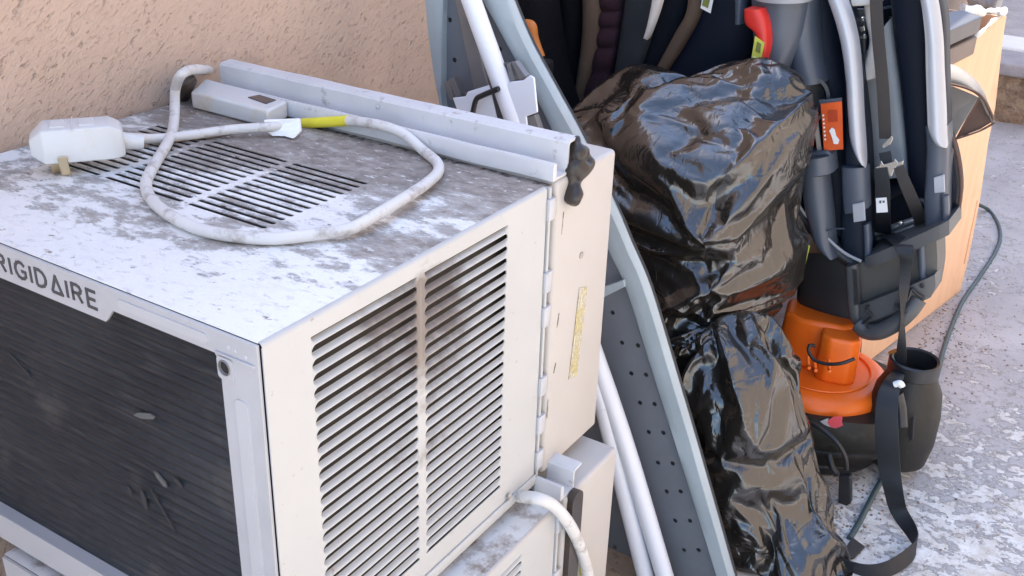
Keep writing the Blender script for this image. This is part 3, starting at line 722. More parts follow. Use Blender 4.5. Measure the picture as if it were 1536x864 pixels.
# ------------------------------------------------------------------ rubbish bags
def ridge(v): return 1 - 3.2*abs(v)
def bag(C, half, pn, rz, warp, fan, seed, floor=None, n=50, frames=20, shrink=-.16, pin=.10, bend=.14, amp=1.0, band=0):
    """filled sack: rounded block with gathered folds, then its film is let go slack by a short cloth simulation"""
    rm = Euler((0, 0, R(rz))).to_matrix(); so_ = Vector((seed*3.1, seed*1.7, seed))
    bm = bmesh.new(); bmesh.ops.create_cube(bm, size=2); bmesh.ops.subdivide_edges(bm, edges=bm.edges, cuts=n, use_grid_fill=True)
    if True:
        for v in bm.verts:
            q = Vector([math.tan(c_*.72)/math.tan(.72) for c_ in v.co])
            q = q / (abs(q.x)**pn + abs(q.y)**pn + abs(q.z)**pn)**(1/pn)
            q = Vector((q.x*half[0], q.y*half[1], q.z*half[2]))
            n_ = Vector((q.x/half[0]**2, q.y/half[1]**2, q.z/half[2]**2)).normalized()
            wv = noise.noise_vector(q*5 + so_)*.35
            d = amp*.009*ridge(noise.noise(Vector((q.x*3.0, q.y*2.0 + q.z*1.3, q.z*4.2 - q.y*1.8)) + so_ + wv))
            d += amp*.004*ridge(noise.noise(Vector((q.x*6, q.y*5 - q.z*4, q.z*9 + q.y*4)) + wv*2 - so_))
            if band: d += band*(1 - 2.6*abs(noise.noise(Vector((q.x*1.2, q.y*1.3, (q.z - .25*q.y)*10 + .8*noise.noise(q*4))) + so_)))
            for (y0, z0, cnt, amp, a0, side) in fan:
                if q.x*side <= 0: continue
                dy, dz = q.y - y0, q.z - z0; r_ = math.hypot(dy, dz); an = math.atan2(dz, dy) + .25*noise.noise(q*6 + so_)
                k = min(1, r_/.10) * min(1, abs(q.x)/(half[0]*.6))
                d += amp*k*(1 - 2*abs(math.sin(an*cnt + a0 + 1.5*noise.noise(Vector((an*2.1, seed, 0))))))
            q = q + n_*d
            q = rm @ warp(q) + Vector(C)
            v.co = q
    bmesh.ops.recalc_face_normals(bm, faces=bm.faces); me = bpy.data.meshes.new('garbage_bag'); bm.to_mesh(me); bm.free()
    o = link('garbage_bag', me, M['bag'], None, True)
    vg = o.vertex_groups.new(name='pin')
    for v in o.data.vertices: vg.add([v.index], pin*(1+2*max(0, noise.noise(v.co*9))), 'REPLACE')
    m = o.modifiers.new('cloth', 'CLOTH'); c = m.settings
    c.vertex_group_mass = 'pin'; c.pin_stiffness = .5; c.shrink_min = shrink; c.quality = 5; c.mass = .3
    c.tension_stiffness = c.compression_stiffness = 15; c.shear_stiffness = 7.5; c.bending_stiffness = bend; c.air_damping = 1
    c.effector_weights.gravity = 0; m.collision_settings.use_collision = False; m.collision_settings.use_self_collision = False
    m.point_cache.frame_end = frames + 2
    for f in range(1, frames+1): S.frame_set(f)
    nm = bpy.data.meshes.new_from_object(o.evaluated_get(bpy.context.evaluated_depsgraph_get()))
    o.modifiers.clear(); o.vertex_groups.clear(); o.data = nm; S.frame_set(1)
    for v in nm.vertices:
        if floor is not None and v.co.z < floor + .002: v.co.z = floor + .002
    for p_ in nm.polygons: p_.use_smooth = True
    sb_ = o.modifiers.new('smooth', 'SUBSURF'); sb_.levels = 1; sb_.render_levels = 1
    return o
def warp_up(q):
    q = q.copy()
    zc = .055 + .10*q.y
    if q.x < 0:
        k = min(1, -q.x/.08)
        q.x -= k*(.020*math.exp(-((q.z-zc-.085)/.05)**2) - .020*math.exp(-((q.z-zc)/.032)**2))
    if q.y < 0: q.y *= 1 - .06*math.exp(-((q.z-.06)/.05)**2)
    if q.z > -.05: q.z += (.16*(-q.y) + .28*q.x) * min(1, (q.z+.05)/.15)
    if q.z < -.05: q.z += .35*(-q.y)*min(1, (-.05-q.z)/.15)
    if q.z > 0 and q.y > 0: q.z += .13*q.y*min(1, q.z/.15)
    q.z += .035*math.exp(-((q.x-.10)/.05)**2 - ((q.y+.12)/.07)**2) * (1 if q.z > .1 else 0)
    return q
def warp_low(q):
    q = q.copy(); k = max(0, .02 - q.z)
    q.y -= .56*k; q.x -= .15*k; q.y *= 1 + 1.2*k
    return q
ub = bag((1.185, .188, -.350), (.150, .215, .245), 5.0, -10, warp_up, [(-.24, .06, 4.0, .013, .3, -1)], 9, shrink=-.09, pin=.08, bend=.35, amp=.8, n=60, band=.024)
tag(ub, 'shiny black plastic rubbish bag, upper one, its top reflecting blue sky', 'garbage bag', 'black rubbish bags')
lb = bag((1.045, -.025, -.645), (.108, .140, .225), 3.2, -10, warp_low, [(.02, .26, 7, .012, 0., -1)], 11, floor=GZ, n=50, shrink=-.14, pin=.08, bend=.4, amp=1.2)
tag(lb, 'black plastic rubbish bag on the ground, beneath the larger bag', 'garbage bag', 'black rubbish bags')

# ------------------------------------------------------------------ car seat A (far, dark, fabric side showing)
sa = empty('child_car_seat', (1.55, .32, GZ), 'black child car seat with tan and plum padding behind the black bags', 'child car seat', 'child car seats')
xa = 1.42
pad('shell', [(690,-60),(720,60),(790,200),(860,330),(900,480),(930,640)], [(1220,-60),(1215,20),(1190,130),(1150,200),(1120,400),(1090,560)], 1.50, .02, .16, M['fab_black'], sa, 16, 6)
pad('side_cover', [(730,-60),(765,60),(800,150),(835,240)], [(800,-60),(815,60),(835,150),(870,240)], 1.29, .02, .10, M['fab_black'], sa)
pad('side_bolster', [(795,-40),(800,30),(822,100),(850,170)], [(845,-40),(842,30),(850,100),(870,165)], xa, .035, .04, M['fab_navy'], sa)
pad('side_bolster', [(842,-40),(842,30),(846,100),(858,175)], [(876,-40),(876,30),(872,100),(872,175)], xa+.01, .03, .04, M['fab_black'], sa)
pad('tan_piping', [(873,-40),(876,20),(872,80),(860,160)], [(905,-40),(905,20),(898,80),(876,160)], xa-.005, .022, .04, M['fab_tan'], sa)
ribf = lambda T, u: .012*abs(math.sin(T*math.pi*6.5))**.5
pad('ribbed_cushion', [(902,-40),(902,20),(895,80),(872,165)], [(940,-40),(934,20),(926,80),(908,160)], xa, .012, .04, M['fab_plum'], sa, 12, 14, ribf)
pad('harness_pad', [(942,-40),(935,20),(926,80),(915,150)], [(990,-40),(985,20),(968,80),(945,140)], xa-.02, .014, .02, M['fab_grey'], sa)
pad('inner_cushion', [(985,-40),(980,20),(968,80),(945,145)], [(1040,-40),(1030,20),(1005,80),(975,145)], xa+.015, .03, .05, M['fab_navy'], sa)
pad('edge_piping', [(1034,-40),(1030,15),(1012,50),(985,100),(965,140)], [(1060,-40),(1052,15),(1036,50),(1005,100),(975,140)], xa+.0, .012, .03, M['fab_tan'], sa, label='olive brown edge piping')
pad('headrest_wing', [(1055,-40),(1040,30),(1010,80),(975,130)], [(1145,-40),(1140,30),(1125,85),(1080,130)], xa+.03, .03, .05, M['navy_deep'], sa)
pad('shell_side', [(1128,-40),(1130,10),(1135,70),(1150,120),(1158,128)], [(1222,-40),(1218,10),(1208,60),(1184,108),(1166,128)], xa-.03, .05, .08, M['slate'], sa, 18, 8, capround=.2)
pad('shell_rim', [(1132,-20),(1134,-3)], [(1218,-24),(1216,2)], xa-.05, .045, .03, M['slate_light'], sa, 18, 4)
pad('hinge_post', [(1098,-40),(1103,0),(1104,35)], [(1122,-40),(1120,0),(1117,35)], xa-.02, .015, .03, M['slate'], sa)
pad('belt_guide', [(1116,14),(1118,36),(1134,52),(1134,75),(1122,112)], [(1140,14),(1147,30),(1151,55),(1149,80),(1136,116)], xa-.105, .006, .05, M['red'], sa, 10, 6)
prism('guide_label', pts([(1133,54),(1147,64),(1138,110),(1124,108)], xa-.113), (0,0,0), (-.0015,0,0), M['lab_yellow'], sa)
for a_ in ([(1136,62),(1142,66),(1140,80),(1133,77)], [(1131,84),(1137,87),(1135,95),(1129,92)], [(1128,97),(1133,100),(1131,107),(1126,105)]):
    prism('label_print', pts(a_, xa-.115), (0,0,0), (-.0008,0,0), M['lab_dark'] if a_[0][0] == 1136 else M['lab_white'], sa)
prism('care_tag', pts([(1055,-10),(1072,-10),(1066,20),(1051,12)], xa-.035), (0,0,0), (-.001,0,0), M['lab_white'], sa)
prism('care_tag', pts([(1057,-8),(1067,-8),(1062,12),(1053,8)], xa-.0365), (0,0,0), (-.001,0,0), M['lab_dark'], sa)
tube('wire', [P(1148,128, x=xa-.05), P(1165,120, x=xa-.05), P(1172,108, x=xa-.05)], .0018, M['slate_light'], sa, 6, 6)
stk = pad('stick', [(983,-60),(978,0),(970,40),(965,58)], [(1004,-60),(993,0),(980,40),(971,60)], xa-.06, .006, .012, M['cream_fab'], None, 8, 6, capround=.1)
tag(stk, 'pale pointed stick lying against the dark car seat padding', 'stick')
oh = empty('orange_tool', P(800, 60, x=1.235), 'small orange plastic handle between the ironing board and the car seat', 'tool')
tube('handle', [P(789, 38, x=1.235), P(797, 40, x=1.235), P(800, 55, x=1.235), P(806, 72, x=1.235), P(812, 86, x=1.235)], lambda t_: .012-.004*t_, M['orange_dull'], oh, 6, 12)
boxm('tool_body', P(800, 96, x=1.235)+Vector((.0, -.02, -.10)), P(800, 96, x=1.235)+Vector((.05, .03, .004)), M['black'], oh, .008)

# ------------------------------------------------------------------ car seat B (upright shell, inside showing)
sb = empty('child_car_seat', (1.6, -.05, -.56), 'dark blue child car seat shell with silver side trims and hanging harness straps', 'child car seat', 'child car seats')
# back of the hollow between the wings
pad('back_shell', [(1275,-40),(1285,60),(1290,150),(1295,250),(1300,330),(1300,400)], [(1375,-40),(1385,60),(1395,150),(1405,250),(1410,330),(1405,350)], 1.520, -.01, .03, M['navy_deep'], sb, 14)
pad('back_panel', [(1288,95),(1290,160),(1294,220),(1296,270)], [(1338,25),(1350,120),(1362,210),(1368,262)], 1.490, .012, .02, M['slate_light'], sb, 12)
pad('inner_wall', [(1333,-30),(1342,60),(1352,140),(1360,230),(1365,300)], [(1392,-30),(1394,60),(1396,140),(1402,230),(1408,320)], [1.47]*5, .012, .05, M['navy_deep'], sb, 10, label='dark inside wall of the right wing')
# left wing, outside face
pad('side_wing', [(1150,-60),(1165,60),(1172,150),(1180,230),(1188,290),(1222,342),(1262,380),(1290,398)], [(1262,-60),(1268,60),(1285,150),(1290,230),(1294,290),(1296,340),(1299,380),(1300,398)], 1.460, .045, .05, M['navy_deep'], sb, 16, 6)
pad('cup_fold', [(1185,-20),(1180,40),(1186,90),(1188,125)], [(1228,-20),(1226,40),(1232,90),(1240,122)], 1.400, .03, .03, M['slate'], sb, 12)
lathe('cup_hollow', [(.036, .0), (.036, .004), (.030, .004), (.028, -.02), (.0, -.03)], P(1214, 150, x=1.375), M['black'], sb, 32, mtx=Euler((0, R(-80), R(20))).to_matrix() @ Matrix.Diagonal((1.2, 1.0, 1.0)))
# silver trims
pad('silver_trim', [(1212,-60),(1238,-10),(1258,50),(1268,110),(1272,170),(1276,210),(1288,240)], [(1232,-60),(1264,-10),(1283,50),(1290,110),(1293,170),(1296,215),(1298,252)], 1.375, .014, .02, M['silver'], sb, 12, 8, capround=.12)
pad('silver_trim', [(1356,-60),(1378,-10),(1387,50),(1389,110),(1391,170),(1393,195),(1404,218)], [(1376,-60),(1401,-10),(1411,50),(1414,110),(1417,170),(1418,205),(1420,222)], 1.385, .014, .02, M['silver'], sb, 12, 8, capround=.12)
# rims that carry the trims down to the hinge
pad('wing_rim', [(1225,-60),(1262,20),(1266,100),(1268,180),(1266,250),(1262,320),(1262,380)], [(1250,-60),(1274,20),(1285,100),(1295,180),(1300,250),(1302,320),(1305,396)], 1.395, .012, .06, M['navy'], sb, 12)
pad('wing_rim', [(1388,190),(1390,230),(1386,300),(1388,345)], [(1419,190),(1421,230),(1420,300),(1421,350)], 1.400, .012, .06, M['slate'], sb, 12)
pad('wing_rim', [(1370,-60),(1386,20),(1388,100),(1390,190)], [(1392,-60),(1413,20),(1416,100),(1419,190)], 1.405, .008, .06, M['navy'], sb, 12)
pad('rim_cap', [(1262,250),(1263,290),(1266,320)], [(1299,250),(1301,290),(1302,312)], 1.380, .012, .03, M['slate'], sb, 12)
prism('rim_patch', pts([(1279,306),(1297,302),(1299,330),(1281,333)], 1.368), (0,0,0), (-.003,0,0), M['silver'], sb, .001)
prism('rim_patch', pts([(1401,266),(1417,261),(1418,288),(1402,289)], 1.387), (0,0,0), (-.003,0,0), M['silver'], sb, .001)
pad('hinge_leaf', [(1295,338),(1296,360),(1297,398)], [(1304,335),(1306,360),(1306,396)], 1.365, .004, .015, M['slate'], sb, 8)
pad('hinge_leaf', [(1412,295),(1413,320),(1414,345)], [(1422,294),(1423,320),(1422,342)], 1.375, .004, .015, M['slate'], sb, 8)
# grey post at the left and its cap
pad('post', [(1202,260),(1207,310),(1222,362),(1244,384)], [(1240,262),(1245,310),(1250,362),(1256,385)], 1.370, .02, .03, M['slate'], sb, 14)
pad('post_cap', [(1204,236),(1202,262)], [(1247,232),(1250,258)], 1.355, .024, .04, M['slate'], sb, 14)
prism('post_cap_top', pts([(1206,230),(1240,226),(1247,233),(1205,238)], 1.350), (0,0,0), (.04,0,0), M['slate'], sb, .003)
# lower edge lip of the wing (pale curved edge)
tube('edge_lip', [P(1188,288, x=1.362), P(1205,318, x=1.362), P(1236,352, x=1.360), P(1265,378, x=1.358), P(1292,392, x=1.355)], .003, M['slate_light'], sb, 8, 8)
tube('edge_strut', [P(1240,346, x=1.355), P(1252,343, x=1.352), P(1266,343, x=1.350)], .0015, M['slate'], sb, 6, 6)
pad('wing_skirt', [(1186,292),(1196,326),(1222,360),(1258,392),(1284,404)], [(1192,288),(1212,326),(1240,354),(1272,382),(1296,397)], 1.380, .008, .04, M['black'], sb, 10)
# bottom lip / sill
pad('sill', [(1298,386),(1302,402)], [(1424,330),(1424,352)], 1.355, .01, .12, M['base_shell'], sb, 16, 6)
prism('sill_tray', [P(1304,388,x=1.360), P(1420,336,x=1.370), P(1400,318,x=1.500), P(1306,362,x=1.500)], (0,0,0), (0,0,-.006), M['base_shell'], sb, .001)
prism('sticker', pts([(1308,385),(1330,376),(1340,381),(1312,392)], 1.352), (0,0,0), (-.001,0,0), M['bar'], sb)
prism('sticker', pts([(1355,370),(1374,361),(1380,366),(1362,374)], 1.352), (0,0,0), (-.001,0,0), M['bar'], sb)
tube('metal_rod', [P(1302,354, x=1.440), P(1403,318, x=1.440)], .0058, M['bar'], sb, 2, 14)
tube('metal_rod', [P(1304,362, x=1.445), P(1372,338, x=1.445)], .004, M['bar'], sb, 2, 12)
lathe('rod_bolt', [(0,.003),(.004,.002),(.005,0)], P(1351,335, x=1.430), M['chrome'], sb, 12, mtx=Euler((0,R(-90),0)).to_matrix())
tube('cross_tube', [P(1292,262, x=1.500), P(1372,228, x=1.500)], .011, M['slate'], sb, 2, 18)
tube('cross_tube', [P(1296,312, x=1.530), P(1376,262, x=1.520)], .014, M['navy'], sb, 2, 18)
tube('cross_tube', [P(1380,300, x=1.460), P(1402,312, x=1.450)], .006, M['slate'], sb, 2, 12)
# ribs in the hollow
for (u,v,u2,v2) in ((1325,63,1358,57),(1326,113,1364,103),(1322,12,1365,3)):
    prism('rib', [P(u,v,x=1.515), P(u2,v2,x=1.500), P(u2,v2+3,x=1.500), P(u,v+3,x=1.515)], (0,0,0), (.03,0,0), M['slate'], sb)
prism('rib', [P(1326,66,x=1.510), P(1332,66,x=1.510), P(1353,103,x=1.500), P(1346,106,x=1.500)], (0,0,0), (.03,0,0), M['navy'], sb)
tube('hook', [P(1336,25, x=1.500), P(1334,38, x=1.500), P(1329,45, x=1.500), P(1334,48, x=1.500), P(1338,41, x=1.500)], .003, M['black'], sb, 6, 8)
prism('small_sticker', pts([(1376,84),(1383,83),(1384,102),(1377,103)], 1.502), (0,0,0), (-.001,0,0), M['lab_white'], sb)
prism('sticker_print', pts([(1378,90),(1381,90),(1382,98),(1379,98)], 1.500), (0,0,0), (-.0006,0,0), M['slate'], sb)
tube('wire_loop', [P(1300,190,x=1.530), P(1300,165,x=1.530), P(1305,155,x=1.530), P(1311,156,x=1.530), P(1315,170,x=1.530), P(1314,190,x=1.530)], .0011, M['bar'], sb, 6, 6)
tube('adjuster', [P(1302,190,x=1.500), P(1314,186,x=1.500), P(1320,184,x=1.500)], .008, M['black'], sb, 2, 10)
tube('adjuster', [P(1299,198,x=1.500), P(1312,196,x=1.500), P(1320,192,x=1.500)], .006, M['black'], sb, 2, 10)
tube('adjuster', [P(1294,203,x=1.490), P(1300,208,x=1.490), P(1308,206,x=1.490)], .003, M['black'], sb, 4, 8)
prism('hanging_strip', pts([(1308,200),(1319,196),(1323,246),(1311,248)], 1.500), (0,0,0), (-.003,0,0), M['felt'], sb)
# top mechanism: cream cloth and chrome studs
pad('cloth_flap', [(1294,-10),(1298,30),(1304,60),(1297,95),(1293,122)], [(1315,-10),(1318,30),(1320,60),(1318,95),(1314,116)], 1.450, .008, .008, M['cream_fab'], sb, 8)
prism('cloth_cap', pts([(1270,-20),(1340,-20),(1322,5),(1275,8)], 1.440), (0,0,0), (-.02,0,0), M['cream_fab'], sb, .004)
prism('mechanism', pts([(1272,12),(1300,12),(1300,78),(1283,92)], 1.470), (0,0,0), (-.01,0,0), M['base_shell'], sb, .002)
for q in ((1280,31),(1294,29),(1284,57),(1296,55)):
    lathe('stud', [(0,.004),(.003,.0035),(.0048,.0015),(.005,0)], P(*q, x=1.455), M['chrome'], sb, 12, mtx=Euler((0,R(-90),0)).to_matrix())
prism('stud_bar', pts([(1281,42),(1297,38),(1298,46),(1283,49)], 1.455), (0,0,0), (-.003,0,0), M['chrome'], sb, .001)
# orange and other labels
prism('warning_label', pts([(1231,156),(1262,152),(1264,224),(1236,226)], 1.358), (0,0,0), (.004,0,0), M['lab_orange'], sb)
prism('label_print', pts([(1242,166),(1256,165),(1257,182),(1243,183)], 1.357), (0,0,0), (-.0008,0,0), M['lab_orange2'], sb)
sq = [(1244,196),(1248,191),(1252,194),(1254,203),(1259,210),(1257,216),(1251,216),(1248,206)]
prism('label_print', pts(sq, 1.357), (0,0,0), (-.0008,0,0), M['lab_white'], sb)
for k in range(7):
    prism('label_print', pts([(1233.5+k*.5,172+k*6),(1236+k*.5,171.5+k*6),(1236.3+k*.5,174+k*6),(1234+k*.5,175+k*6)], 1.357), (0,0,0), (-.0006,0,0), M['lab_white'], sb)
prism('label_backing', pts([(1228,150),(1262,147),(1262,153),(1230,157)], 1.360), (0,0,0), (.004,0,0), M['slate'], sb)
prism('side_reflector', pts([(1187,322),(1192,320),(1206,344),(1203,349),(1195,346)], 1.340), (0,0,0), (.01,0,0), M['lab_orange'], sb, .001)
prism('side_strip', pts([(1218,166),(1224,165),(1232,226),(1226,228)], 1.362), (0,0,0), (.004,0,0), M['felt'], sb)
# right flank of the shell
pad('outer_wing', [(1418,185),(1421,230),(1424,290),(1422,340)], [(1421,187),(1436,235),(1441,290),(1428,338)], 1.460, .02, .03, M['navy_deep'], sb, 10, 8)
tube('wing_binding', [P(1419,186,x=1.450), P(1431,215,x=1.445), P(1440,255,x=1.440), P(1441,295,x=1.440), P(1434,325,x=1.440), P(1426,340,x=1.440)], .0035, M['felt_dark'], sb, 8, 8)
# harness
wx = Vector((0,-1,.08))
strap('harness_strap', [P(1313,-40,x=1.400), P(1316,40,x=1.400), P(1324,130,x=1.410), P(1328,208,x=1.420)], [wx]*4, .0215, M['webbing'], sb)
strap('harness_strap', [P(1327,228,x=1.415), P(1330,245,x=1.410), P(1332,256,x=1.410)], [wx]*3, .0205, M['webbing_black'], sb)
bk = [(1313,251),(1320,248),(1322,240),(1326,246),(1341,242),(1343,237),(1348,243),(1356,240),(1355,246),(1345,249),(1340,258),(1338,264),(1332,263),(1329,254),(1316,256)]
prism('buckle', pts(bk, 1.402), (0,0,0), (-.003,0,0), M['chrome'], sb, .0006)
prism('buckle_tongue', pts([(1324,218),(1338,203),(1341,206),(1338,212),(1336,216),(1325,222)], 1.405), (0,0,0), (-.003,0,0), M['chrome'], sb, .0006)
strap('harness_strap', [P(1321,252,x=1.398), P(1324,280,x=1.395), P(1324,318,x=1.400), P(1325,350,x=1.430)], [wx]*4, [.024,.027,.028,.030], M['webbing_black'], sb)
strap('harness_strap', [P(1348,250,x=1.400), P(1360,280,x=1.395), P(1374,312,x=1.405), P(1384,336,x=1.440)], [Vector((0,-1,.3))]*4, [.018,.022,.024,.026], M['webbing'], sb)
prism('strap_label', pts([(1314,297),(1330,296),(1332,318),(1315,319)], 1.393), (0,0,0), (-.001,0,0), M['lab_white'], sb)
for a_ in ([(1319,301),(1322,301),(1322,305),(1319,305)], [(1324,301),(1327,301),(1327,304),(1324,304)]): prism('label_print', pts(a_, 1.391), (0,0,0), (-.0005,0,0), M['slate'], sb)

# ------------------------------------------------------------------ booster base under it
bb = empty('booster_base', (1.5, -.08, -.68), 'dark grey plastic seat base with a rounded rim, on top of the orange vacuum', 'seat base')
pad('side_shell', [(1190,375),(1196,420),(1196,452),(1210,470),(1232,482)], [(1300,375),(1300,420),(1296,452),(1294,480),(1284,497)], 1.425, .02, .10, M['black'], bb, 14)
pad('front_panel', [(1280,398),(1282,440),(1285,480)], [(1404,352),(1406,400),(1400,440)], 1.375, .006, .08, M['base_panel'], bb, 14)
pad('corner_post', [(1268,400),(1270,440),(1274,476),(1284,492)], [(1286,396),(1288,440),(1292,470),(1300,488)], 1.355, .006, .03, M['base_shell'], bb, 8)
prism('slot', pts([(1279,405),(1285,404),(1288,456),(1282,458)], 1.347), (0,0,0), (-.002,0,0), M['black'], bb)
pad('corner_post', [(1376,365),(1378,400),(1380,425)], [(1386,362),(1388,400),(1389,422)], 1.362, .004, .03, M['slate'], bb, 8)
pad('rim_band', [(1286,458),(1281,475),(1283,490)], [(1402,412),(1403,430),(1396,446)], 1.355, .010, .05, M['base_shell'], bb, 16)
tube('handle_rim', [P(1287,486,x=1.350), P(1300,497,x=1.345), P(1320,497,x=1.340), P(1345,484,x=1.340), P(1365,466,x=1.345), P(1378,448,x=1.355)], .0155, M['base_shell'], bb, 8, 18)
prism('rim_web', pts([(1284,480),(1400,436),(1388,450),(1372,462),(1348,482),(1322,494),(1300,496)], 1.362), (0,0,0), (.05,0,0), M['base_shell'], bb, .002)
for a_ in ([(1224,390),(1238,388),(1240,398),(1226,400)], [(1225,404),(1244,403),(1246,424),(1226,424)], [(1226,430),(1252,434),(1254,444),(1228,440)], [(1228,446),(1244,450),(1256,478),(1244,480)], [(1238,484),(1256,482),(1258,488),(1240,489)]):
    prism('side_ledge', pts(a_, 1.478), (0,0,0), (-.006,0,0), M['slate'], bb, .0015)
tube('drawcord', [P(1303,458,x=1.340), P(1300,466,x=1.340), P(1308,474,x=1.338), P(1303,478,x=1.338), P(1296,484,x=1.340), P(1280,492,x=1.345)], .0024, M['black'], bb, 6, 8)
tube('drawcord', [P(1342,458,x=1.330), P(1352,456,x=1.330), P(1362,448,x=1.335), P(1368,434,x=1.340), P(1374,440,x=1.340), P(1386,447,x=1.345)], .0028, M['black'], bb, 6, 8)
tube('drawcord', [P(1340,462,x=1.330), P(1352,466,x=1.330), P(1360,470,x=1.330)], .0022, M['black'], bb, 6, 8)
lathe('screw_hole', [(0,.0012),(.003,.001),(.004,0)], P(1303,491,x=1.330), M['black'], bb, 10, mtx=Euler((0,R(-90),0)).to_matrix())
lathe('screw_hole', [(0,.0012),(.0035,.001),(.0045,0)], P(1383,429,x=1.344), M['black'], bb, 10, mtx=Euler((0,R(-90),0)).to_matrix())
prism('green_tag', pts([(1196,352),(1214,370),(1206,402),(1199,400)], 1.300), (0,0,0), (.004,0,0), M['lab_green'], bb)
prism('green_tag', pts([(1194,352),(1205,362),(1200,392),(1196,390)], 1.296), (0,0,0), (.002,0,0), M['lab_white'], bb, label='pale half of the tag')

# ------------------------------------------------------------------ vacuum
VC = Vector((1.375, -.098, 0))
vac = empty('shop_vacuum', (VC.x, VC.y, GZ), 'shop vacuum with bright orange lid on a squat black tank, black cord hanging', 'vacuum cleaner')
def tw(q, a):
    # the tank swells into a hose port on the side facing right of the view
    d = math.cos(a - R(-83)); s_ = max(0, d)**3
    k = 1 + .36*s_*min(1, max(.35, (q.z+.80)/.06))
    return Vector((q.x*k, q.y*k, q.z))
lathe('tank', [(0,-.797),(.120,-.797),(.138,-.790),(.150,-.755),(.158,-.722),(.160,-.700),(.156,-.680),(.152,-.668),(0,-.668)], VC, M['tank'], vac, 96, warp=tw)
lathe('seam_bead', [(.153,-.733),(.159,-.737),(.159,-.743),(.152,-.747)], VC, M['tank'], vac, 96, warp=tw)
lathe('skirt', [(.135,-.797),(.147,-.795),(.148,-.780),(.140,-.772)], VC, M['black'], vac, 64)
pc = P(1372, 545, x=VC.x-.02); pcz = Vector((pc.x, pc.y, pc.z))
lathe('hose_port', [(.058,-.205),(.066,-.16),(.066,-.10),(.060,-.055),(.046,-.026),(.0435,-.020),(.0455,-.018),(.0455,.006),(.0435,.009),(.040,.006),(.040,-.03),(.0,-.04)], pcz, M['tank'], vac, 48)
lathe('port_collar', [(.0440,-.018),(.0468,-.017),(.0468,.0075),(.0435,.0105),(.039,.008),(.039,-.024)], pcz, M['black'], vac, 48)
prism('port_slot', pts([(1366,628),(1372,624),(1370,658),(1364,662)], pc.x-.066), (0,0,0), (-.003,0,0), M['black'], vac, .001)
lathe('lid', [(0,-.640),(.110,-.640),(.122,-.643),(.131,-.648),(.137,-.655),(.139,-.664),(.139,-.678),(.134,-.682),(.128,-.684),(0,-.684)], VC, M['orange'], vac, 96)
lathe('lid_groove', [(.0965,-.6385),(.098,-.6365),(.101,-.6365),(.1025,-.6385)], VC, M['orange'], vac, 96)
# motor housing: squared tower with rounded shoulders
def hexa(c, hx, hy, z0, z1, mat, rot=0, bev=.008, name='motor_housing', tp=.92):
    m_ = Euler((0,0,rot)).to_matrix(); vs = []
    for z, k in ((z0, 1), (z1, tp)):
        for (u, v) in ((-1,-.55),(-.55,-1),(.55,-1),(1,-.55),(1,.55),(.55,1),(-.55,1),(-1,.55)): vs.append(Vector(c) + m_ @ Vector((u*hx*k, v*hy*k, 0)) + Vector((0,0,z)))
    fs = [tuple(range(8))[::-1], tuple(range(8,16))] + [(i, (i+1) % 8, 8+(i+1) % 8, 8+i) for i in range(8)]
    o = mesh(name, vs, fs, mat, vac); bevel(o, bev, 3); sharp(o, 60); return o
hexa(VC+Vector((.040,.018,0)), .062, .080, -.640, -.538, M['orange'], R(14))
hexa(VC+Vector((-.018,-.036,0)), .034, .038, -.641, -.545, M['orange'], R(14), .006, 'housing_face', .97)
for q in ((1212,548),(1222,552),(1243,553)):
    tube('lid_rib', [P(q[0],q[1]-14,x=VC.x-.072), P(q[0]+1,q[1],x=VC.x-.078), P(q[0]+2,q[1]+4,x=VC.x-.086)], .0035, M['orange'], vac, 3, 8)
tube('carry_cord', [P(1222,519,x=VC.x-.075), P(1215,518,x=VC.x-.084), P(1213,527,x=VC.x-.088), P(1222,540,x=VC.x-.092), P(1240,546,x=VC.x-.094), P(1262,545,x=VC.x-.092), P(1282,538,x=VC.x-.08)], .0034, M['black'], vac, 8, 10)
tube('lid_clip', [P(1334,530,x=1.35), P(1345,526,x=1.35), P(1352,532,x=1.35), P(1348,545,x=1.35)], .004, M['orange_dull'], vac, 6, 8)
emq = [(1243,630),(1250,625),(1264,624),(1263,634),(1265,638),(1256,643),(1247,641),(1238,636)]
def on_tank(px, py, r_, lift=.002):
    d = RM @ Vector(((px-768)/FPX, -(py-432)/FPX, -1.0)); o_ = CAM - VC
    a_ = d.x**2+d.y**2; b_ = 2*(o_.x*d.x+o_.y*d.y); c_ = o_.x**2+o_.y**2-(r_+lift)**2
    t_ = (-b_-math.sqrt(max(0, b_*b_-4*a_*c_)))/(2*a_); return CAM + d*t_
mesh('emblem', [on_tank(*q, .158) for q in emq], [tuple(range(len(emq)))], M['logo_red'], vac, fix=False)
mesh('emblem', [on_tank(*q, .158) for q in [(1230,632),(1243,627),(1241,634),(1246,641),(1236,637)]], [(0,1,2,3,4)], M['logo_grey'], vac, fix=False, label='grey part of the emblem')
tube('cord', [P(1195,628,x=1.215), P(1212,633,x=1.21), P(1235,646,x=1.20), P(1256,664,x=1.195), P(1268,686,x=1.195), P(1270,705,x=1.195)], .0042, M['black'], vac, 8, 10)
tube('cord', [P(1243,682,x=1.21), P(1248,700,x=1.20), P(1256,712,x=1.20)], .006, M['black'], vac, 6, 10)
prism('plug', pts([(1259,712),(1277,713),(1277,754),(1270,758),(1258,757)], 1.19), (-.006,0,0), (.010,0,0), M['black'], vac, .003)

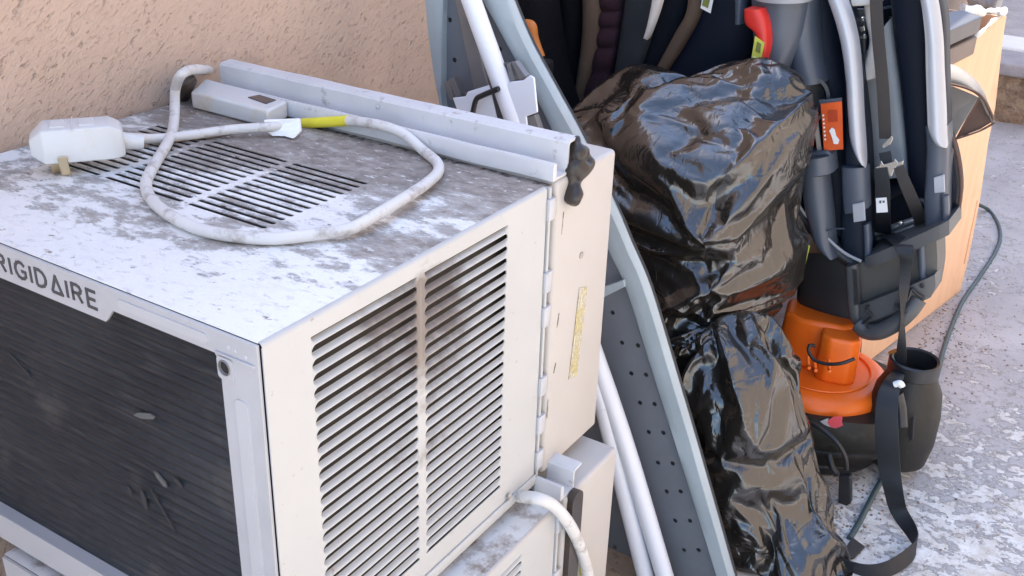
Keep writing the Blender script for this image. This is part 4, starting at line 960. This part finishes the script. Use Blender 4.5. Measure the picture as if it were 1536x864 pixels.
# black strap trailing from the seat, over the port, down to the ground
g = lambda px, py, z=GZ+.003: P(px, py, z=z)
ts = empty('strap', P(1370, 815, z=GZ), 'long black webbing strap hanging from the car seat down onto the ground', 'strap')
down = Vector((0,-1,.1))
strap('webbing', [P(1328,352,x=1.43), P(1345,358,x=1.37), P(1358,375,x=1.335), P(1359,400,x=1.33), P(1356,430,x=1.325), P(1354,460,x=1.32), P(1353,480,x=1.32), P(1353,500,x=1.32), P(1352,530,x=1.325), P(1350,560,x=1.33)],
      [Vector((0,-1,.4)), Vector((0,-1,.3)), down, down, Vector((.3,-1,0)), Vector((1,-.5,0)), Vector((1,-.5,0)), Vector((.6,-1,0)), down, down], [.03,.032,.028,.020,.018,.014,.010,.012,.018,.02], M['webbing_black'], ts)
strap('webbing', [P(1350,556,x=1.33), P(1340,572,x=1.24), P(1331,600,x=1.20), P(1330,650,x=1.18), P(1334,700,x=1.175), P(1340,735,x=1.165), g(1348,766,GZ+.035), g(1368,798,GZ+.016), g(1374,818,GZ+.014), g(1358,838,GZ+.016), g(1330,854,GZ+.016), g(1300,858,GZ+.010), g(1268,850,GZ+.006), g(1240,836,GZ+.006)],
      [Vector((0,-1,.1)), Vector((0,-1,.1)), Vector((0,-1,.1)), Vector((0,-1,.1)), Vector((0,-1,.15)), Vector((0,-1,.3)), Vector((.2,-1,.6)), Vector((.3,-.3,1)), Vector((.4,.2,1)), Vector((.3,.6,1)), Vector((.1,.4,1)), Vector((0,.2,1)), Vector((0,0,1)), Vector((0,0,1))], [.02,.03,.036,.040,.038,.034,.030,.026,.024,.026,.028,.030,.030,.030], M['webbing_black'], ts)
tube('strap_buckle', [P(1342,577,x=1.225), P(1350,575,x=1.225), P(1353,580,x=1.225)], .006, M['lab_white'], ts, 4, 10)
tube('strap_slider', [P(1345,590,x=1.23), P(1350,610,x=1.23), P(1352,640,x=1.22)], .011, M['black'], ts, 4, 10)
prism('strap_end', [g(1258,838), g(1278,808), g(1297,822), g(1282,838), g(1268,842)], (0,0,0), (0,0,.004), M['webbing'], ts, .001)

# green cable on the ground
gc = tube('cable', [g(1395,250,-.5), g(1440,295,-.75), g(1468,307,GZ+.03), g(1484,316), g(1497,336), g(1500,358), g(1491,382), g(1466,420), g(1444,452), g(1428,488), g(1415,525), g(1406,560), g(1385,620), g(1350,680), g(1318,728), g(1302,758), g(1288,785), g(1274,808)], .0055, M['hose'], None, 8, 10)
tag(gc, 'thin green grey cable running across the ground past the cardboard box', 'cable')

# ------------------------------------------------------------------ cardboard box and what it holds
def onplane(px, py, A_, B_):
    """point on the vertical plane through ground points A_, B_"""
    n_ = Vector((B_.y-A_.y, A_.x-B_.x, 0)); d = RM @ Vector(((px-768)/FPX, -(py-432)/FPX, -1.0))
    return CAM + d*((n_.dot(A_-CAM))/n_.dot(d))
bA = g(1440,437,GZ); bB = g(1325,527,GZ)
cb = empty('cardboard_box', (2.1, -.05, GZ), 'tall open cardboard box with torn rim, filled with grey slabs, at the right', 'box')
face = [(1440,437),(1452,391),(1470,300),(1482,216),(1493,160),(1503,70),(1509,22),(1492,34),(1468,56),(1446,76),(1425,92),(1405,108),(1380,128),(1340,160),(1320,300),(1300,420),(1290,552)]
fp = [onplane(*q, bA, bB) for q in face]
nrm = Vector((bB.y-bA.y, bA.x-bB.x, 0)).normalized()
if nrm.y < 0: nrm = -nrm
o = prism('box_front', fp, (0,0,0), nrm*.006, M['card'], cb)
rim = [onplane(*q, bA, bB) for q in ((1509,19),(1492,32),(1468,54),(1446,74),(1425,91),(1405,107))]
tube('torn_rim', [q + nrm*.003 for q in rim], .0045, M['card_edge'], cb, 8, 10, rough=.004)
back = [bA + nrm*.42, bA + Vector((0,0,.66)) + nrm*.42]
cR = onplane(1509, 24, bA, bB)
prism('box_end', [bA+Vector((.002,0,0)), bA+Vector((.002,0,0))+nrm*.45, cR+nrm*.45+Vector((0,0,-.02)), cR+Vector((.002,0,-.002))], (0,0,0), (.006,0,0), M['card'], cb)
along = (bB-bA).normalized()
nearT = rim[-1]
prism('box_back', [bA+nrm*.445, bA+nrm*.445+along*.9, bA+nrm*.445+along*.9+Vector((0,0,.55)), cR+nrm*.445+Vector((0,0,-.02))], (0,0,0), nrm*.006, M['card'], cb)
# crease lines of the box
for (q1, q2) in (((1380,505),(1430,462)), ((1466,300),(1446,395))):
    a1 = onplane(*q1, bA, bB); a2 = onplane(*q2, bA, bB); tube('crease', [a1-nrm*.001, a2-nrm*.001], .0022, M['card'], cb, 2, 6)
# things in the box
def slab(name, quad, z0, z1, mat, label, cat, grp=None, bev=.004):
    o = prism(name, [Vector((q.x, q.y, 0)) for q in quad], (0,0,z0), (0,0,z1), mat, None, bev)
    return tag(o, label, cat, grp)
zt = -.035
q4 = [P(1406,54,z=zt), P(1474,24,z=zt), P(1440,14,z=zt), P(1385,24,z=zt)]
s1 = slab('tray', q4, zt-.035, zt, M['slab'], 'grey flat tray lying on top inside the cardboard box', 'tray', 'grey trays in the cardboard box')
s2 = slab('tray', [q + along*(-.01) + nrm*.004 for q in q4], zt-.085, zt-.045, M['slab_edge'], 'brownish grey tray under the top one in the cardboard box', 'tray', 'grey trays in the cardboard box')
pn_ = prism('panel', [P(1408,-30,y=.0), P(1446,-30,y=.0), P(1444,8,y=.0), P(1430,25,y=.0), P(1406,26,y=.0)], (0,0,0), (.03,.03,0), M['black'], None, .003)
tag(pn_, 'black upright panel leaning in the box behind the trays', 'panel')
pn2 = prism('panel', [P(1424,-30,y=-.035), P(1452,-30,y=-.035), P(1448,14,y=-.035), P(1430,22,y=-.035), P(1418,10,y=-.035)], (0,0,0), (.02,.03,0), M['slab_edge'], None, .004)
tag(pn2, 'brownish angled piece sticking up in the box beside the black panel', 'panel')
fl = tube('plastic_film', [P(1444,14,x=2.02), P(1465,16,x=2.05), P(1482,18,x=2.08), P(1498,16,x=2.10), P(1506,20,x=2.09)], lambda t_: .008+.003*math.sin(t_*9), M['film'], None, 12, 16, rough=.010)
tag(fl, 'crumpled white plastic film at the far rim of the cardboard box', 'plastic film')
gar = tube('cloth', [P(1478,-30,x=2.3), P(1490,0,x=2.3), P(1500,6,x=2.3)], .05, M['slate_light'], None, 6, 14, rough=.03)
tag(gar, 'grey bundle at the top edge behind the cardboard box', 'cloth')

# grey felt pouch hanging on the outside of the box
pf = empty('felt_pouch', P(1440,150,x=1.62), 'grey folded felt pouch with brown lining hanging open in front of the cardboard box', 'pouch')
X = 1.60
outer_e = [P(1405,92,x=X), P(1432,98,x=X-.01), P(1455,112,x=X-.02), P(1473,132,x=X-.02), P(1484,158,x=X), P(1492,182,x=X+.01)]
lip = [P(1405,126,x=X-.03), P(1428,128,x=X-.035), P(1450,134,x=X-.04), P(1468,145,x=X-.045), P(1480,162,x=X-.02), P(1490,184,x=X+.0)]
A_ = catmull(outer_e, 6); B_ = catmull(lip, 6); vs = []; fs = []
for a1, b1 in zip(A_, B_):
    for k in range(5):
        q = a1.lerp(b1, k/4); q.x -= .012*math.sin(math.pi*k/4); vs.append(q)
for i in range(len(A_)-1):
    for k in range(4): fs.append((i*5+k, i*5+k+1, (i+1)*5+k+1, (i+1)*5+k))
o = mesh('outer_fold', vs, fs, M['felt'], pf, True); sm = o.modifiers.new('solid', 'SOLIDIFY'); sm.thickness = .004
prism('inner_panel', [P(1408,127,x=X-.02), P(1430,130,x=X-.02), P(1468,146,x=X-.025), P(1431,208,x=X-.03), P(1408,184,x=X-.02)], (0,0,0), (.003,0,0), M['felt'], pf, .001)
prism('lining', [P(1466,146,x=X+.0), P(1474,143,x=X+.0), P(1491,181,x=X+.0), P(1470,194,x=X-.01), P(1433,208,x=X-.02)], (0,0,0), (.004,0,0), M['felt_dark'], pf, .001)
tube('binding', [P(1408,126,x=X-.032), P(1430,127,x=X-.038), P(1452,133,x=X-.045), P(1470,143,x=X-.045), P(1482,160,x=X-.025), P(1492,184,x=X)], .0026, M['felt_dark'], pf, 8, 8)
tube('binding', [P(1492,184,x=X), P(1470,196,x=X-.012), P(1432,209,x=X-.03)], .0022, M['felt_dark'], pf, 8, 8)

# ------------------------------------------------------------------ grit lying on the ground
rg = random.Random(5); vs = []; fs = []
def pebble(x, y, r_):
    b_ = len(vs); a0 = rg.random()*6.28
    for k in range(5):
        a_ = a0 + k*1.2566; rr = r_*(.7+.5*rg.random()); vs.append((x+rr*math.cos(a_), y+rr*math.sin(a_)*.8, GZ+.0005))
    vs.append((x+r_*.2*rg.random(), y, GZ+r_*(.35+.35*rg.random())))
    for k in range(5): fs.append((b_+k, b_+(k+1) % 5, b_+5))
for k in range(3000):
    t_ = rg.random()
    if t_ < .55:      # gathered along the foot of the box, the vacuum and the bags
        x = 1.0 + 1.4*rg.random()**1.3; y = -.10 - .16*abs(rg.gauss(0, .6)) - .04*(x-1) + .05*math.sin(x*9)
    else:
        x = rg.uniform(.9, 3.8); y = rg.uniform(-.85, -.1)
    pebble(x, y, rg.choice((.0012, .0016, .002, .0028, .004)) * (1 if t_ < .55 else .8))
tag(mesh('grit', vs, fs, M['brown_face']), 'small brown grit and crumbs scattered over the worn ground', 'grit', None, 'stuff')
